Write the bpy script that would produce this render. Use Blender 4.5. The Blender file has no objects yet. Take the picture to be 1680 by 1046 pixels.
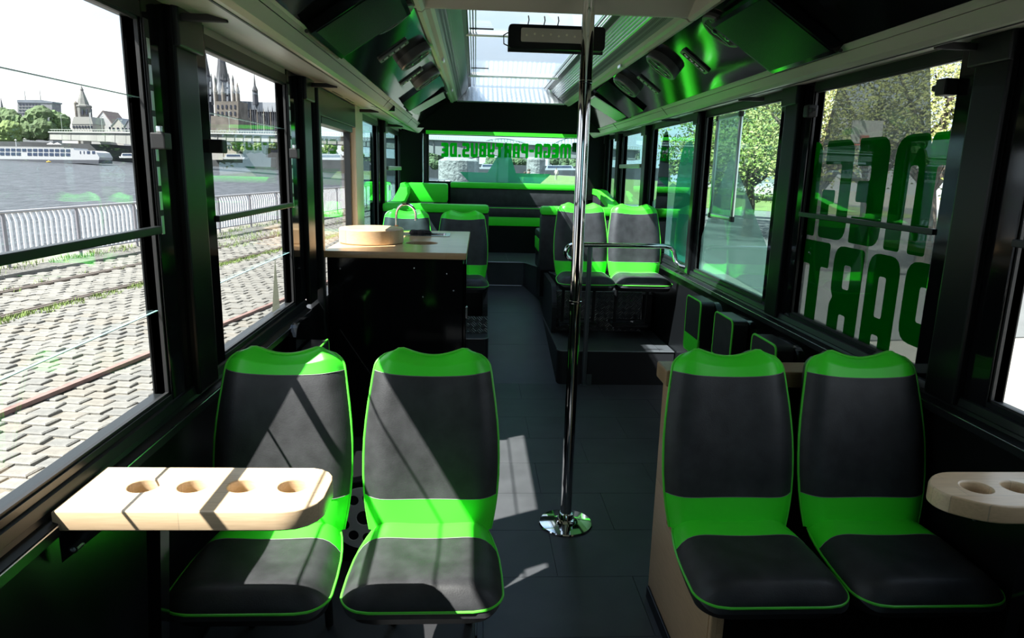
import bpy, bmesh, math, random
from mathutils import Vector, Matrix
random.seed(7)
SC = bpy.context.scene
C = SC.collection
# ------------------------------------------------------------------ camera
F_PX, CX, CY, H = 1120.0, 840.0, 523.0, 1.62
def cam_axes(pitch=12.2, yaw=3.3, roll=1.46):
    p, y, r = (math.radians(a) for a in (pitch, yaw, roll))
    fw = Vector((math.sin(y)*math.cos(p), math.cos(y)*math.cos(p), -math.sin(p)))
    rt = Vector((math.cos(y), -math.sin(y), 0))
    dn = fw.cross(rt)
    c, s = math.cos(r), math.sin(r)
    return rt*c-dn*s, dn*c+rt*s, fw
AX, AY, AF = cam_axes()
CAM = Vector((0, 0, H))
cd = bpy.data.cameras.new('camera'); cam = bpy.data.objects.new('camera', cd); C.objects.link(cam)
cd.sensor_width = 36; cd.lens = F_PX/1680*36; cd.clip_start = .02; cd.clip_end = 6000
m = Matrix.Identity(4)
for i, v in enumerate((AX, -AY, -AF)):
    for k in range(3): m[k][i] = v[k]
m.translation = CAM; cam.matrix_world = m
SC.camera = cam
# ------------------------------------------------------------------ light
SC.view_settings.view_transform = 'Standard'; SC.view_settings.look = 'None'
SC.view_settings.gamma = 1; SC.view_settings.use_curve_mapping = False
SC.view_settings.exposure = 0.0
SUN = Vector((1, .5, -1.57)).normalized()
sd = bpy.data.lights.new('sun', 'SUN'); so = bpy.data.objects.new('sun', sd); C.objects.link(so)
sd.energy = 22.0; sd.angle = math.radians(.53); sd.color = (1, .96, .9)
so.rotation_euler = SUN.to_track_quat('-Z', 'Y').to_euler()
so.location = (-6, -3, 12)
wd = bpy.data.worlds.new('sky'); SC.world = wd; wd.use_nodes = True
nt = wd.node_tree; nt.nodes.clear()
out = nt.nodes.new('ShaderNodeOutputWorld'); bg = nt.nodes.new('ShaderNodeBackground')
tc = nt.nodes.new('ShaderNodeTexCoord'); sep = nt.nodes.new('ShaderNodeSeparateXYZ')
nz = nt.nodes.new('ShaderNodeTexNoise'); mp = nt.nodes.new('ShaderNodeMapping')
rp = nt.nodes.new('ShaderNodeValToRGB'); gr = nt.nodes.new('ShaderNodeValToRGB'); mx = nt.nodes.new('ShaderNodeMixRGB')
nt.links.new(tc.outputs['Generated'], sep.inputs[0]); nt.links.new(tc.outputs['Generated'], mp.inputs[0])
mp.inputs['Scale'].default_value = (1.6, 1.6, 4.5)
nt.links.new(mp.outputs[0], nz.inputs['Vector']); nz.inputs['Scale'].default_value = 1.7; nz.inputs['Detail'].default_value = 6
nt.links.new(nz.outputs['Fac'], rp.inputs[0])
rp.color_ramp.elements[0].position = .40; rp.color_ramp.elements[0].color = (0, 0, 0, 1)
rp.color_ramp.elements[1].position = .66; rp.color_ramp.elements[1].color = (1, 1, 1, 1)
nt.links.new(sep.outputs['Z'], gr.inputs[0])
gr.color_ramp.elements[0].position = 0.0; gr.color_ramp.elements[0].color = (.80, .90, 1.0, 1)
gr.color_ramp.elements[1].position = .7; gr.color_ramp.elements[1].color = (.36, .56, .86, 1)
nt.links.new(rp.outputs[0], mx.inputs[0]); nt.links.new(gr.outputs[0], mx.inputs[1]); mx.inputs[2].default_value = (1.0, 1.0, 1.0, 1)
nt.links.new(mx.outputs[0], bg.inputs[0]); bg.inputs[1].default_value = 1.7
nt.links.new(bg.outputs[0], out.inputs[0])
# ------------------------------------------------------------------ pixel -> place helpers
def ray(u, v): return AF + AX*((u-CX)/F_PX) + AY*((v-CY)/F_PX)
def at(u, v, x=None, y=None, z=None):
    d = ray(u, v)
    for i, c in enumerate((x, y, z)):
        if c is not None: return CAM + d*((c-CAM[i])/d[i])
def atp(u, v, p0, n):
    d = ray(u, v); n = Vector(n); return CAM + d*((Vector(p0)-CAM).dot(n)/d.dot(n))
# the quay and river slope gently against the parked bus
TX, TY, Z0 = .0265, .0125, -.45
def gz(x, y, z=0.0): return Z0 + z - TX*x + TY*y
def ong(u, v, z=0.0):
    d = ray(u, v); n = Vector((TX, -TY, 1)); return CAM + d*((Z0+z-n.dot(CAM))/n.dot(d))
# ------------------------------------------------------------------ materials
MATS = {}
def mat(name, col=(.5,.5,.5), rough=.5, metal=0.0, spec=.5, noise=None, bump=None, trans=None, coat=0.0, emit=None, sheen=0.0):
    """noise=(scale, amount, stretch) varies the colour, bump=(scale, strength, dist)"""
    if name in MATS: return MATS[name]
    M = bpy.data.materials.new(name); M.use_nodes = True; t = M.node_tree; N = t.nodes; L = t.links
    b = N['Principled BSDF']
    b.inputs['Base Color'].default_value = (*col, 1); b.inputs['Roughness'].default_value = rough
    b.inputs['Metallic'].default_value = metal; b.inputs['Specular IOR Level'].default_value = spec
    b.inputs['Coat Weight'].default_value = coat; b.inputs['Coat Roughness'].default_value = .05
    if sheen: b.inputs['Sheen Weight'].default_value = sheen
    if noise or bump:
        tcn = N.new('ShaderNodeTexCoord')
    if noise:
        mpn = N.new('ShaderNodeMapping'); mpn.inputs['Scale'].default_value = noise[2] if len(noise) > 2 else (1,1,1)
        n1 = N.new('ShaderNodeTexNoise'); n1.inputs['Scale'].default_value = noise[0]; n1.inputs['Detail'].default_value = 5
        r = N.new('ShaderNodeValToRGB'); a = noise[1]
        r.color_ramp.elements[0].position = .3; r.color_ramp.elements[1].position = .7
        r.color_ramp.elements[0].color = tuple(max(0, c*(1-a)) for c in col)+(1,)
        r.color_ramp.elements[1].color = tuple(min(1, c*(1+a)) for c in col)+(1,)
        L.new(tcn.outputs['Object'], mpn.inputs[0]); L.new(mpn.outputs[0], n1.inputs['Vector'])
        L.new(n1.outputs['Fac'], r.inputs[0]); L.new(r.outputs[0], b.inputs['Base Color'])
    if bump:
        n2 = N.new('ShaderNodeTexNoise'); n2.inputs['Scale'].default_value = bump[0]; n2.inputs['Detail'].default_value = 4
        bp = N.new('ShaderNodeBump'); bp.inputs['Strength'].default_value = bump[1]; bp.inputs['Distance'].default_value = bump[2] if len(bump) > 2 else .01
        L.new(tcn.outputs['Object'], n2.inputs['Vector']); L.new(n2.outputs['Fac'], bp.inputs['Height']); L.new(bp.outputs[0], b.inputs['Normal'])
    if emit: b.inputs['Emission Color'].default_value = (*emit[0], 1); b.inputs['Emission Strength'].default_value = emit[1]
    MATS[name] = M; return M
def glass(name, tint, refl=1.0):
    if name in MATS: return MATS[name]
    M = bpy.data.materials.new(name); M.use_nodes = True; t = M.node_tree; N = t.nodes; L = t.links
    N.clear(); o = N.new('ShaderNodeOutputMaterial'); tr = N.new('ShaderNodeBsdfTransparent'); gl = N.new('ShaderNodeBsdfGlossy')
    tr.inputs[0].default_value = (*tint, 1); gl.inputs['Roughness'].default_value = .0
    fr = N.new('ShaderNodeLayerWeight'); fr.inputs[0].default_value = .5
    pw = N.new('ShaderNodeMath'); pw.operation = 'POWER'; pw.inputs[1].default_value = 5
    mu = N.new('ShaderNodeMath'); mu.operation = 'MULTIPLY_ADD'; mu.inputs[1].default_value = .6*refl; mu.inputs[2].default_value = .028*refl
    L.new(fr.outputs['Facing'], pw.inputs[0])
    mi = N.new('ShaderNodeMixShader'); L.new(pw.outputs[0], mu.inputs[0]); L.new(mu.outputs[0], mi.inputs[0]); L.new(tr.outputs[0], mi.inputs[1]); L.new(gl.outputs[0], mi.inputs[2])
    L.new(mi.outputs[0], o.inputs[0]); MATS[name] = M; return M
def film(name, tint, diff, fac):
    """printed window film: lets tinted light through and scatters a little"""
    if name in MATS: return MATS[name]
    M = bpy.data.materials.new(name); M.use_nodes = True; t = M.node_tree; N = t.nodes; L = t.links
    N.clear(); o = N.new('ShaderNodeOutputMaterial'); tr = N.new('ShaderNodeBsdfTransparent'); df = N.new('ShaderNodeBsdfDiffuse')
    tl = N.new('ShaderNodeBsdfTranslucent'); ad = N.new('ShaderNodeMixShader'); ad.inputs[0].default_value = .5
    tr.inputs[0].default_value = (*tint, 1); df.inputs[0].default_value = (*diff, 1); tl.inputs[0].default_value = (*diff, 1)
    mi = N.new('ShaderNodeMixShader'); mi.inputs[0].default_value = fac
    L.new(df.outputs[0], ad.inputs[1]); L.new(tl.outputs[0], ad.inputs[2])
    L.new(tr.outputs[0], mi.inputs[1]); L.new(ad.outputs[0], mi.inputs[2]); L.new(mi.outputs[0], o.inputs[0]); MATS[name] = M; return M
def wood(name, c1, c2, stave=(.45,.045), axis='X', rough=.35):
    """glued staves: brick pattern of short strips plus fine grain along the strips"""
    if name in MATS: return MATS[name]
    M = bpy.data.materials.new(name); M.use_nodes = True; t = M.node_tree; N = t.nodes; L = t.links
    b = N['Principled BSDF']; b.inputs['Roughness'].default_value = rough; b.inputs['Coat Weight'].default_value = .25; b.inputs['Coat Roughness'].default_value = .2
    tcn = N.new('ShaderNodeTexCoord'); mpn = N.new('ShaderNodeMapping')
    rots = {'X': (0,0,0), 'Y': (0,0,math.pi/2), 'YZ': (math.radians(90), 0, math.radians(90)), 'ZY': (0, math.pi/2, 0)}
    mpn.inputs['Rotation'].default_value = rots[axis]
    br = N.new('ShaderNodeTexBrick'); br.inputs['Scale'].default_value = 1; br.inputs['Brick Width'].default_value = stave[0]; br.inputs['Row Height'].default_value = stave[1]
    br.inputs['Mortar Size'].default_value = .0006; br.inputs['Color1'].default_value = (*c1,1); br.inputs['Color2'].default_value = (*c2,1)
    br.inputs['Mortar'].default_value = tuple(c*.6 for c in c1)+(1,); br.offset = .37
    nz = N.new('ShaderNodeTexNoise'); nz.inputs['Scale'].default_value = 14; nz.inputs['Detail'].default_value = 6
    m2 = N.new('ShaderNodeMapping'); m2.inputs['Scale'].default_value = (1, 14, 14) if axis == 'X' else ((14,1,14) if axis != 'ZY' else (14,14,1))
    rp = N.new('ShaderNodeValToRGB'); rp.color_ramp.elements[0].color = (.74,.7,.64,1); rp.color_ramp.elements[1].color = (1.1,1.1,1.1,1)
    mm = N.new('ShaderNodeMixRGB'); mm.blend_type = 'MULTIPLY'; mm.inputs[0].default_value = 1
    L.new(tcn.outputs['Object'], mpn.inputs[0]); L.new(mpn.outputs[0], br.inputs['Vector'])
    L.new(tcn.outputs['Object'], m2.inputs[0]); L.new(m2.outputs[0], nz.inputs['Vector']); L.new(nz.outputs['Fac'], rp.inputs[0])
    L.new(br.outputs['Color'], mm.inputs[1]); L.new(rp.outputs[0], mm.inputs[2]); L.new(mm.outputs[0], b.inputs['Base Color'])
    MATS[name] = M; return M
def plate_mat(name, col, rough=.3, scale=28, strength=.8):
    """aluminium tread plate: raised bars crossing in a diamond pattern"""
    M = mat(name, col, rough, 1.0); t = M.node_tree; N = t.nodes; L = t.links; b = N['Principled BSDF']
    tcn = N.new('ShaderNodeTexCoord'); mpn = N.new('ShaderNodeMapping'); mpn.inputs['Rotation'].default_value = (0, 0, math.radians(45))
    mpn.inputs['Scale'].default_value = (1, 1, 1)
    ck = N.new('ShaderNodeTexChecker'); ck.inputs['Scale'].default_value = scale
    w1 = N.new('ShaderNodeTexWave'); w1.inputs['Scale'].default_value = scale*.8; w1.bands_direction = 'X'
    w2 = N.new('ShaderNodeTexWave'); w2.inputs['Scale'].default_value = scale*.8; w2.bands_direction = 'Y'
    mi = N.new('ShaderNodeMixRGB'); bp = N.new('ShaderNodeBump'); bp.inputs['Strength'].default_value = strength; bp.inputs['Distance'].default_value = .004
    L.new(tcn.outputs['UV'], mpn.inputs[0])
    for n in (ck, w1, w2): L.new(mpn.outputs[0], n.inputs['Vector'])
    L.new(ck.outputs['Fac'], mi.inputs[0]); L.new(w1.outputs['Color'], mi.inputs[1]); L.new(w2.outputs['Color'], mi.inputs[2])
    L.new(mi.outputs[0], bp.inputs['Height']); L.new(bp.outputs[0], b.inputs['Normal'])
    return M
GREEN = (.06, .90, .032)
green = mat('lime_vinyl', GREEN, .38, spec=.5, bump=(260, .12, .002))
leather = mat('black_leather', (.027, .0275, .030), .5, spec=.45, noise=(16, .35), bump=(220, .2, .002))
piping_m = mat('lime_piping', (.10, .74, .05), .35)
stitch_m = mat('stitch_thread', (.25, .28, .25), .7)
shell_m = mat('seat_shell_plastic', (.012, .012, .013), .35)
gloss_black = mat('gloss_black_paint', (.004, .0045, .005), .08, spec=.38)
satin_black = mat('satin_black_panel', (.006, .0065, .007), .30, spec=.22, bump=(300, .05, .001))
matte_black = mat('matte_black_board', (.0045, .0045, .005), .75, spec=.12)
rubber = mat('rubber_gasket', (.012, .012, .013), .5)
frame_m = mat('window_frame_metal', (.009, .011, .012), .34, .0, spec=.4)
beige = mat('beige_moulding', (.44, .43, .37), .34, noise=(3, .06))
cream = mat('cream_post', (.62, .56, .45), .4)
ceil_m = mat('ceiling_laminate', (.50, .50, .42), .4, noise=(2, .05))
chrome = mat('chrome', (.86, .86, .87), .05, 1.0)
steel = mat('brushed_steel', (.52, .53, .55), .26, 1.0)
alu = mat('aluminium', (.72, .73, .74), .28, 1.0)
lightwood = wood('beech_block', (.80, .62, .42), (.70, .50, .31))
counterwood = wood('beech_counter', (.62, .43, .25), (.52, .34, .18), rough=.28)
panelwood = wood('oak_panel', (.66, .46, .27), (.50, .33, .18), (.5, .06), 'YZ')
clear = glass('window_glass_clear', (.975, .99, .985), 1.0)
teal = glass('window_glass_teal', (.66, .86, .86), 1.1)
teal2 = glass('window_glass_green', (.80, .93, .90), 1.1)
skyglass = glass('roof_glass', (.86, .92, .96), .8)
film_green = film('green_film', (.02, .30, .03), (.0, .32, .03), .35)
film_green2 = film('bright_green_film', (.0, .30, .02), (.0, .85, .08), .8)
film_star = film('teal_film', (.30, .60, .47), (.22, .62, .45), .5)
film_grey = film('grey_film', (.50, .52, .50), (.30, .33, .31), .28)
film_haze = film('haze_film', (.62, .74, .70), (.55, .66, .62), .30)
film_dark = film('dark_film', (.03, .06, .06), (.02, .05, .05), .3)
# ------------------------------------------------------------------ mesh helpers
class MB:
    def __init__(s): s.v = []; s.f = []
    def add(s, vs, fs):
        o = len(s.v); s.v += [tuple(p) for p in vs]; s.f += [tuple(i+o for i in f) for f in fs]; return s
    def box(s, lo, hi):
        (a,b,c),(d,e,f) = lo, hi
        return s.add([(a,b,c),(d,b,c),(d,e,c),(a,e,c),(a,b,f),(d,b,f),(d,e,f),(a,e,f)],
              [(0,3,2,1),(4,5,6,7),(0,1,5,4),(1,2,6,5),(2,3,7,6),(3,0,4,7)])
    def bbox(s, lo, hi, r=.004):
        """box with chamfered edges"""
        bm = bmesh.new(); bmesh.ops.create_cube(bm, size=1)
        for v in bm.verts: v.co = Vector([lo[i]+(v.co[i]+.5)*(hi[i]-lo[i]) for i in range(3)])
        r = min([r]+[abs(hi[i]-lo[i])*.45 for i in range(3)])
        bmesh.ops.bevel(bm, geom=bm.edges[:], offset=r, segments=2, affect='EDGES', profile=.6)
        bm.verts.index_update(); s.add([v.co.copy() for v in bm.verts], [[v.index for v in f.verts] for f in bm.faces]); bm.free(); return s
    def prism(s, poly, ax, a, b):
        """poly of 2D points in the two other axes (cyclic order), extruded along ax from a to b"""
        n = len(poly)
        def P(p, t):
            q = [0,0,0]; q[ax] = t; o = [i for i in range(3) if i != ax]; q[o[0]] = p[0]; q[o[1]] = p[1]; return q
        return s.add([P(p,a) for p in poly]+[P(p,b) for p in poly],
              [tuple(range(n-1,-1,-1)), tuple(range(n,2*n))]+[(i,(i+1)%n,n+(i+1)%n,n+i) for i in range(n)])
    def hexa(s, b, t):
        """eight corners: b and t rings of equal length"""
        n = len(b)
        return s.add(list(b)+list(t), [tuple(range(n-1,-1,-1)), tuple(range(n,2*n))]+[(i,(i+1)%n,n+(i+1)%n,n+i) for i in range(n)])
    def tube(s, pts, r, n=12, cap=True, closed=False):
        pts = [Vector(p) for p in pts]; m = len(pts); R = r if isinstance(r, (list,tuple)) else [r]*m
        rings = []; up = None
        for i in range(m):
            if closed: d = pts[(i+1)%m]-pts[i-1]
            else: d = pts[min(i+1,m-1)]-pts[max(i-1,0)]
            d.normalize()
            if up is None:
                up = Vector((0,0,1)) if abs(d.z) < .9 else Vector((1,0,0))
            x = d.cross(up)
            if x.length < 1e-6: x = d.orthogonal()
            x.normalize(); up = x.cross(d).normalized()
            rings.append([pts[i]+x*(R[i]*math.cos(2*math.pi*k/n))+up*(R[i]*math.sin(2*math.pi*k/n)) for k in range(n)])
        o = len(s.v); s.v += [tuple(p) for rg in rings for p in rg]
        for i in range(m if closed else m-1):
            j = (i+1)%m
            for k in range(n): s.f.append((o+i*n+k, o+i*n+(k+1)%n, o+j*n+(k+1)%n, o+j*n+k))
        if cap and not closed:
            s.f.append(tuple(o+k for k in range(n-1,-1,-1))); s.f.append(tuple(o+(m-1)*n+k for k in range(n)))
        return s
    def lathe(s, prof, c=(0,0,0), n=32, axis=(0,0,1)):
        """prof: (radius, height) pairs turned about axis through c"""
        q = Vector((0,0,1)).rotation_difference(Vector(axis)); c = Vector(c); o = len(s.v)
        for r, h in prof:
            for k in range(n):
                a = 2*math.pi*k/n; s.v.append(tuple(c+q@Vector((r*math.cos(a), r*math.sin(a), h))))
        for i in range(len(prof)-1):
            for k in range(n): s.f.append((o+i*n+k, o+i*n+(k+1)%n, o+(i+1)*n+(k+1)%n, o+(i+1)*n+k))
        if prof[0][0] > 1e-6: s.f.append(tuple(o+k for k in range(n-1,-1,-1)))
        if prof[-1][0] > 1e-6: s.f.append(tuple(o+(len(prof)-1)*n+k for k in range(n)))
        return s
    def grid(s, fn, nu, nv, u0=0, u1=1, v0=0, v1=1, flip=False):
        o = len(s.v)
        for j in range(nv+1):
            for i in range(nu+1): s.v.append(tuple(fn(u0+(u1-u0)*i/nu, v0+(v1-v0)*j/nv)))
        w = nu+1
        for j in range(nv):
            for i in range(nu):
                f = (o+j*w+i, o+j*w+i+1, o+(j+1)*w+i+1, o+(j+1)*w+i); s.f.append(f[::-1] if flip else f)
        return s
    def xf(s, M):
        s.v = [tuple(M@Vector(p)) for p in s.v]; return s
    def mesh(s, name, m, smooth=False):
        me = bpy.data.meshes.new(name); me.from_pydata(s.v, [], s.f); me.validate()
        bm = bmesh.new(); bm.from_mesh(me); bmesh.ops.remove_doubles(bm, verts=bm.verts[:], dist=1e-6)
        bmesh.ops.recalc_face_normals(bm, faces=bm.faces[:]); bm.to_mesh(me); bm.free()
        me.materials.append(m)
        if smooth: finish(me)
        return me
    def build(s, name, m, parent=None, smooth=False):
        return link(name, s.mesh(name, m, smooth), parent)
def finish(me):
    for p in me.polygons: p.use_smooth = True
    try: me.set_sharp_from_angle(angle=math.radians(38))
    except Exception: pass
def link(name, me, parent=None):
    o = bpy.data.objects.new(name, me); C.objects.link(o)
    if parent is not None:
        o.parent = parent; o.matrix_parent_inverse = parent.matrix_basis.inverted() if KEEP else Matrix.Identity(4)
    return o
KEEP = True   # parts are modelled in world space and attached without moving
def empty(name, loc=(0,0,0)):
    o = bpy.data.objects.new(name, None); C.objects.link(o); o.location = loc; o.empty_display_size = .1; return o
def tag(o, label=None, cat=None, group=None, kind=None):
    if label: o['label'] = label
    if cat: o['category'] = cat
    if group: o['group'] = group
    if kind: o['kind'] = kind
    return o
def thing(name, label, cat, loc=(0,0,0), group=None):
    return tag(empty(name, loc), label, cat, group)
def struct(name, label, cat=None):
    return tag(empty(name), label, cat or name.split('_')[0], None, 'structure')
def round_poly(pts, r, n=4):
    """round the corners of a polygon; r is one radius or one for each corner"""
    R = r if isinstance(r, (list,tuple)) else [r]*len(pts); out = []
    for i, p in enumerate(pts):
        p = Vector(p); a = Vector(pts[i-1])-p; b = Vector(pts[(i+1)%len(pts)])-p
        rr = min(R[i], a.length*.49, b.length*.49)
        if rr < 1e-6: out.append(tuple(p)); continue
        A = p+a.normalized()*rr; B = p+b.normalized()*rr
        for k in range(n+1):
            t = k/n; q = A*(1-t)**2+p*(2*t*(1-t))+B*t*t; out.append(tuple(q))
    return out
def plate(outer, holes, M, th, bevel=0.0, name='plate', m=None, smooth=False):
    """flat plate with holes: 2D outline extruded by th, put in place by the matrix M"""
    cu = bpy.data.curves.new(name, 'CURVE'); cu.dimensions = '2D'; cu.fill_mode = 'BOTH'
    cu.extrude = max(th/2-bevel, 1e-5); cu.bevel_depth = bevel; cu.bevel_resolution = 2; cu.offset = -bevel
    for poly in [outer]+list(holes):
        sp = cu.splines.new('POLY'); sp.points.add(len(poly)-1)
        for i, p in enumerate(poly): sp.points[i].co = (p[0], p[1], 0, 1)
        sp.use_cyclic_u = True
    o = bpy.data.objects.new(name, cu); C.objects.link(o)
    dg = bpy.context.evaluated_depsgraph_get(); dg.update()
    me = bpy.data.meshes.new_from_object(o.evaluated_get(dg)); bpy.data.objects.remove(o); bpy.data.curves.remove(cu)
    me.transform(M); me.name = name; me.materials.clear(); me.materials.append(m)
    if smooth: finish(me)
    return me
def circle(cx, cy, r, n=28): return [(cx+r*math.cos(2*math.pi*k/n), cy+r*math.sin(2*math.pi*k/n)) for k in range(n)]
def basis(o, ex, ey, ez=None):
    ex = Vector(ex).normalized(); ey = Vector(ey).normalized(); ez = Vector(ez).normalized() if ez else ex.cross(ey)
    M = Matrix.Identity(4)
    for i, v in enumerate((ex, ey, ez)):
        for k in range(3): M[k][i] = v[k]
    M.translation = Vector(o); return M
def copy_tree(o, parent=None):
    c = o.copy(); C.objects.link(c)
    if parent is not None: c.parent = parent
    for ch in list(o.children): copy_tree(ch, c)
    return c
def lerp(a, b, t): return a+(b-a)*t
def interp(x, xs, ys):
    if x <= xs[0]: return ys[0]
    for i in range(len(xs)-1):
        if x <= xs[i+1]: 
            t = (x-xs[i])/(xs[i+1]-xs[i]); return lerp(ys[i], ys[i+1], t)
    return ys[-1]
def sm(x, a, b):
    t = max(0, min(1, (x-a)/(b-a))); return t*t*(3-2*t)
XL, XR, XC = -.90, 1.58, .34      # inside faces of the side walls, centre line of the bus
def mx_(x): return 2*XC-x         # mirror across the bus
# ================================================================== the bus shell
YF, YB = -1.9, 8.62              # front and rear ends of the interior
def ramp_z(y): return interp(y, [5.1, 7.1], [0, .44])
floor_m = mat('floor_vinyl', (.052, .055, .060), .42, spec=.4, noise=(5, .18), bump=(180, .08, .002))
seam_m = mat('floor_seam', (.075, .08, .085), .6)
fl = struct('floor', 'dark grey vinyl tile floor of the bus aisle', 'floor')
MB().box((XL-.06, YF, -.30), (XR+.06, 5.1, -.006)).build('floor_base', seam_m, fl)
tl_me = None
TWX, TWY = .62, .372
row = 0; y = -1.2-.02
while y < 5.05:
    x = XL+.02 - (TWX*.5 if row % 2 else 0)
    while x < XR-.02:
        a, b = max(x, XL+.005), min(x+TWX-.0022, XR-.005); d = min(y+TWY-.0022, 5.098)
        if b-a > .05: MB().box((a, y, -.006), (b, d, 0)).build('floor_tile', floor_m, fl)
        x += TWX
    y += TWY; row += 1
# ramp between the wheel arches, in three sheets
for (a, b) in ((5.1, 5.76), (5.762, 6.42), (6.422, 7.1)):
    MB().prism([(a, -.3), (b, -.3), (b, ramp_z(b)), (a, ramp_z(a))], 0, .10, .70).build('floor_ramp', floor_m, fl)
def rbox_y(lo, hi, r, seg=5):  # podium with rounded vertical edge towards the aisle/camera
    pass
# rear step and rear deck
st_top = .69
trim_edge = mat('step_edge_trim', (.22, .23, .24), .35, .6)
MB().prism(round_poly([(-.9, 7.1), (.52, 7.1), (.66, 6.72), (.80, 6.05), (.80, 8.62), (-.9, 8.62)], [.0,.01,.02,.01,0,0]), 2, .30, st_top).build('rear_deck', floor_m, fl)
MB().tube([(.12, 7.098, st_top-.002), (.52, 7.098, st_top-.002), (.66, 6.718, st_top-.002), (.79, 6.10, st_top-.002)], .006, 6).build('step_edge', trim_edge, fl)
for (a, b) in (((.36, 7.13), (.36, 8.0)), ((.12, 7.6), (.52, 7.6))):
    MB().box((a[0]-.0015, a[1], st_top), (max(b[0], a[0]+.0015), max(b[1], a[1]+.003), st_top+.0006)).build('deck_seam', trim_edge, fl)
MB().tube([(.125, 7.09, .445), (.50, 7.09, .445)], .005, 6).build('step_edge', trim_edge, fl)

# ---- side walls: lower panels, pillars, headers
def side(s):
    """maps a distance inwards from the left wall to x, or mirrors it for the right wall"""
    return (lambda d: XL+d) if s < 0 else (lambda d: XR-d)
SILL = {-1: .945, 1: .965}
TOPZ = {-1: 1.997, 1: 2.02}
walls = {-1: struct('wall_left', 'black lower wall and window pillars on the quay side', 'wall'), 1: struct('wall_right', 'black lower wall and window pillars on the car park side', 'wall')}
def sb(mb, s, d0, d1, y0, y1, z0, z1, r=None):
    f = side(s); a, b = sorted((f(d0), f(d1)))
    return mb.bbox((a, y0, z0), (b, y1, z1), r) if r else mb.box((a, y0, z0), (b, y1, z1))
for s in (-1, 1):
    w = walls[s]; zs = SILL[s]
    sb(MB(), s, -.07, 0, YF, YB, -.32, zs-.10).build('lower_panel', satin_black, w)
    # stepped sill ledge running along the windows
    f = side(s)
    runs = ((YF, 3.62), (5.55, YB)) if s < 0 else ((YF, 8.3),)
    for a, b in runs:
        prof = [(f(-.07), zs-.10), (f(-.07), zs-.012), (f(-.01), zs-.012), (f(.012), zs-.022), (f(.018), zs-.045), (f(.010), zs-.052), (f(.014), zs-.062), (f(.036), zs-.070), (f(.038), zs-.098), (f(.030), zs-.104), (f(0), zs-.11)]
        MB().prism(prof, 1, a, b).build('sill_ledge', frame_m, w)
        MB().tube([(f(.039), a, zs-.073), (f(.039), b, zs-.073)], .0022, 6).build('sill_line', steel, w)
    sb(MB(), s, -.07, .0, YF, YB, TOPZ[s]+.035, 2.12).build('header', beige, w)
    # front bulkhead end of the wall
pil = {-1: [(YF, .62), (1.995, 2.437), (3.43, 4.015), (6.53, 7.08), (8.3, YB)], 1: [(YF, .75), (1.915, 2.27), (3.262, 3.60), (4.80, 4.985), (6.25, 6.58), (7.50, 7.80), (8.28, YB)]}
for s in (-1, 1):
    for a, b in pil[s]:
        m_ = sb(MB(), s, -.05, .006, a, b, SILL[s]-.02, TOPZ[s]+.075, .004)
        p = m_.build('pillar', gloss_black, walls[s])
        c = (a+b)/2; wd_ = min(.16, (b-a)*.42)
        sb(MB(), s, .004, .032, c-wd_/2, c+wd_/2, SILL[s]-.05, TOPZ[s]+.07, .008).build('pillar_cover', satin_black, p)
        sb(MB(), s, .030, .05, c-wd_/2-.012, c+wd_/2+.012, TOPZ[s]-.05, TOPZ[s]+.07, .006).build('pillar_clip', frame_m, p)
# cream door post on the left
MB().bbox((XL-.05, 5.17, .0), (XL+.03, 5.50, 2.10), .01).build('door_post', cream, walls[-1])
MB().bbox((XL-.05, 3.96, .0), (XL+.035, 4.02, 2.10), .01).build('door_post', frame_m, walls[-1])

# ---- windows
edge_m = mat('glass_edge_teal', (.22, .38, .40), .2)
def window(n, s, y0, y1, label, gl, bar=None, track=None, z0=None, z1=None, sliding=None):
    w = struct('window_%d' % n, label, 'window'); f = side(s)
    z0 = z0 or SILL[s]; z1 = z1 or TOPZ[s]; e = .028
    fr = MB()
    sb(fr, s, -.05, .004, y0-e, y0, z0-e*.6, z1+e*1.4); sb(fr, s, -.05, .004, y1, y1+e, z0-e*.6, z1+e*1.4)
    sb(fr, s, -.05, .004, y0, y1, z0-e*.6, z0); sb(fr, s, -.05, .004, y0, y1, z1, z1+e*1.4)
    fr.build('window_frame', frame_m, w)
    sb(MB(), s, -.030, -.025, y0-.01, y1+.01, z0-.01, z1+.01).build('pane', gl, w)
    g = MB(); sb(g, s, -.012, -.002, y0, y1, z0, z0+.008); sb(g, s, -.012, -.002, y0, y0+.008, z0, z1); sb(g, s, -.012, -.002, y1-.008, y1, z0, z1); sb(g, s, -.012, -.002, y0, y1, z1-.008, z1)
    g.build('gasket', rubber, w)
    if bar:
        sb(MB(), s, -.006, .016, y0, y1, bar-.011, bar+.011, .003).build('vent_bar', frame_m, w)
    if track is not None:          # slotted guide strip for the tilting upper sash
        ty = y1+.018 if track > 0 else y0-.018
        sb(MB(), s, .003, .010, ty-.014, ty+.014, bar, z1, .002).build('guide_track', rubber, w)
        z = z1-.05
        while z > bar+.02:
            sb(MB(), s, .009, .012, ty-.009, ty+.007, z-.052, z, .001).build('track_slot', alu, w)
            z -= .068
        sb(MB(), s, .006, .045, ty-.026, ty+.02, 1.655, 1.70, .004).build('sash_lock', rubber, w)
        sb(MB(), s, .02, .036, ty-.02, ty-.008, 1.70, 1.718, .004).build('lock_button', alu, w)
        for zz, nm in ((1.199, 'glass_edge'), (1.791, 'glass_edge')): sb(MB(), s, -.022, -.014, y0, y1, zz-.0009, zz+.0009).build(nm, edge_m, w)
        oy = y0+.01 if track > 0 else y1-.01
        sb(MB(), s, .0, .05, oy-.035, oy+.015, 1.655, 1.70, .006).build('sash_lock', rubber, w)
    return w
W1 = window(1, -1, .62, 1.995, 'large front window beside the sunlit table, looking onto the river', clear, 1.433, 1)
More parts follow.
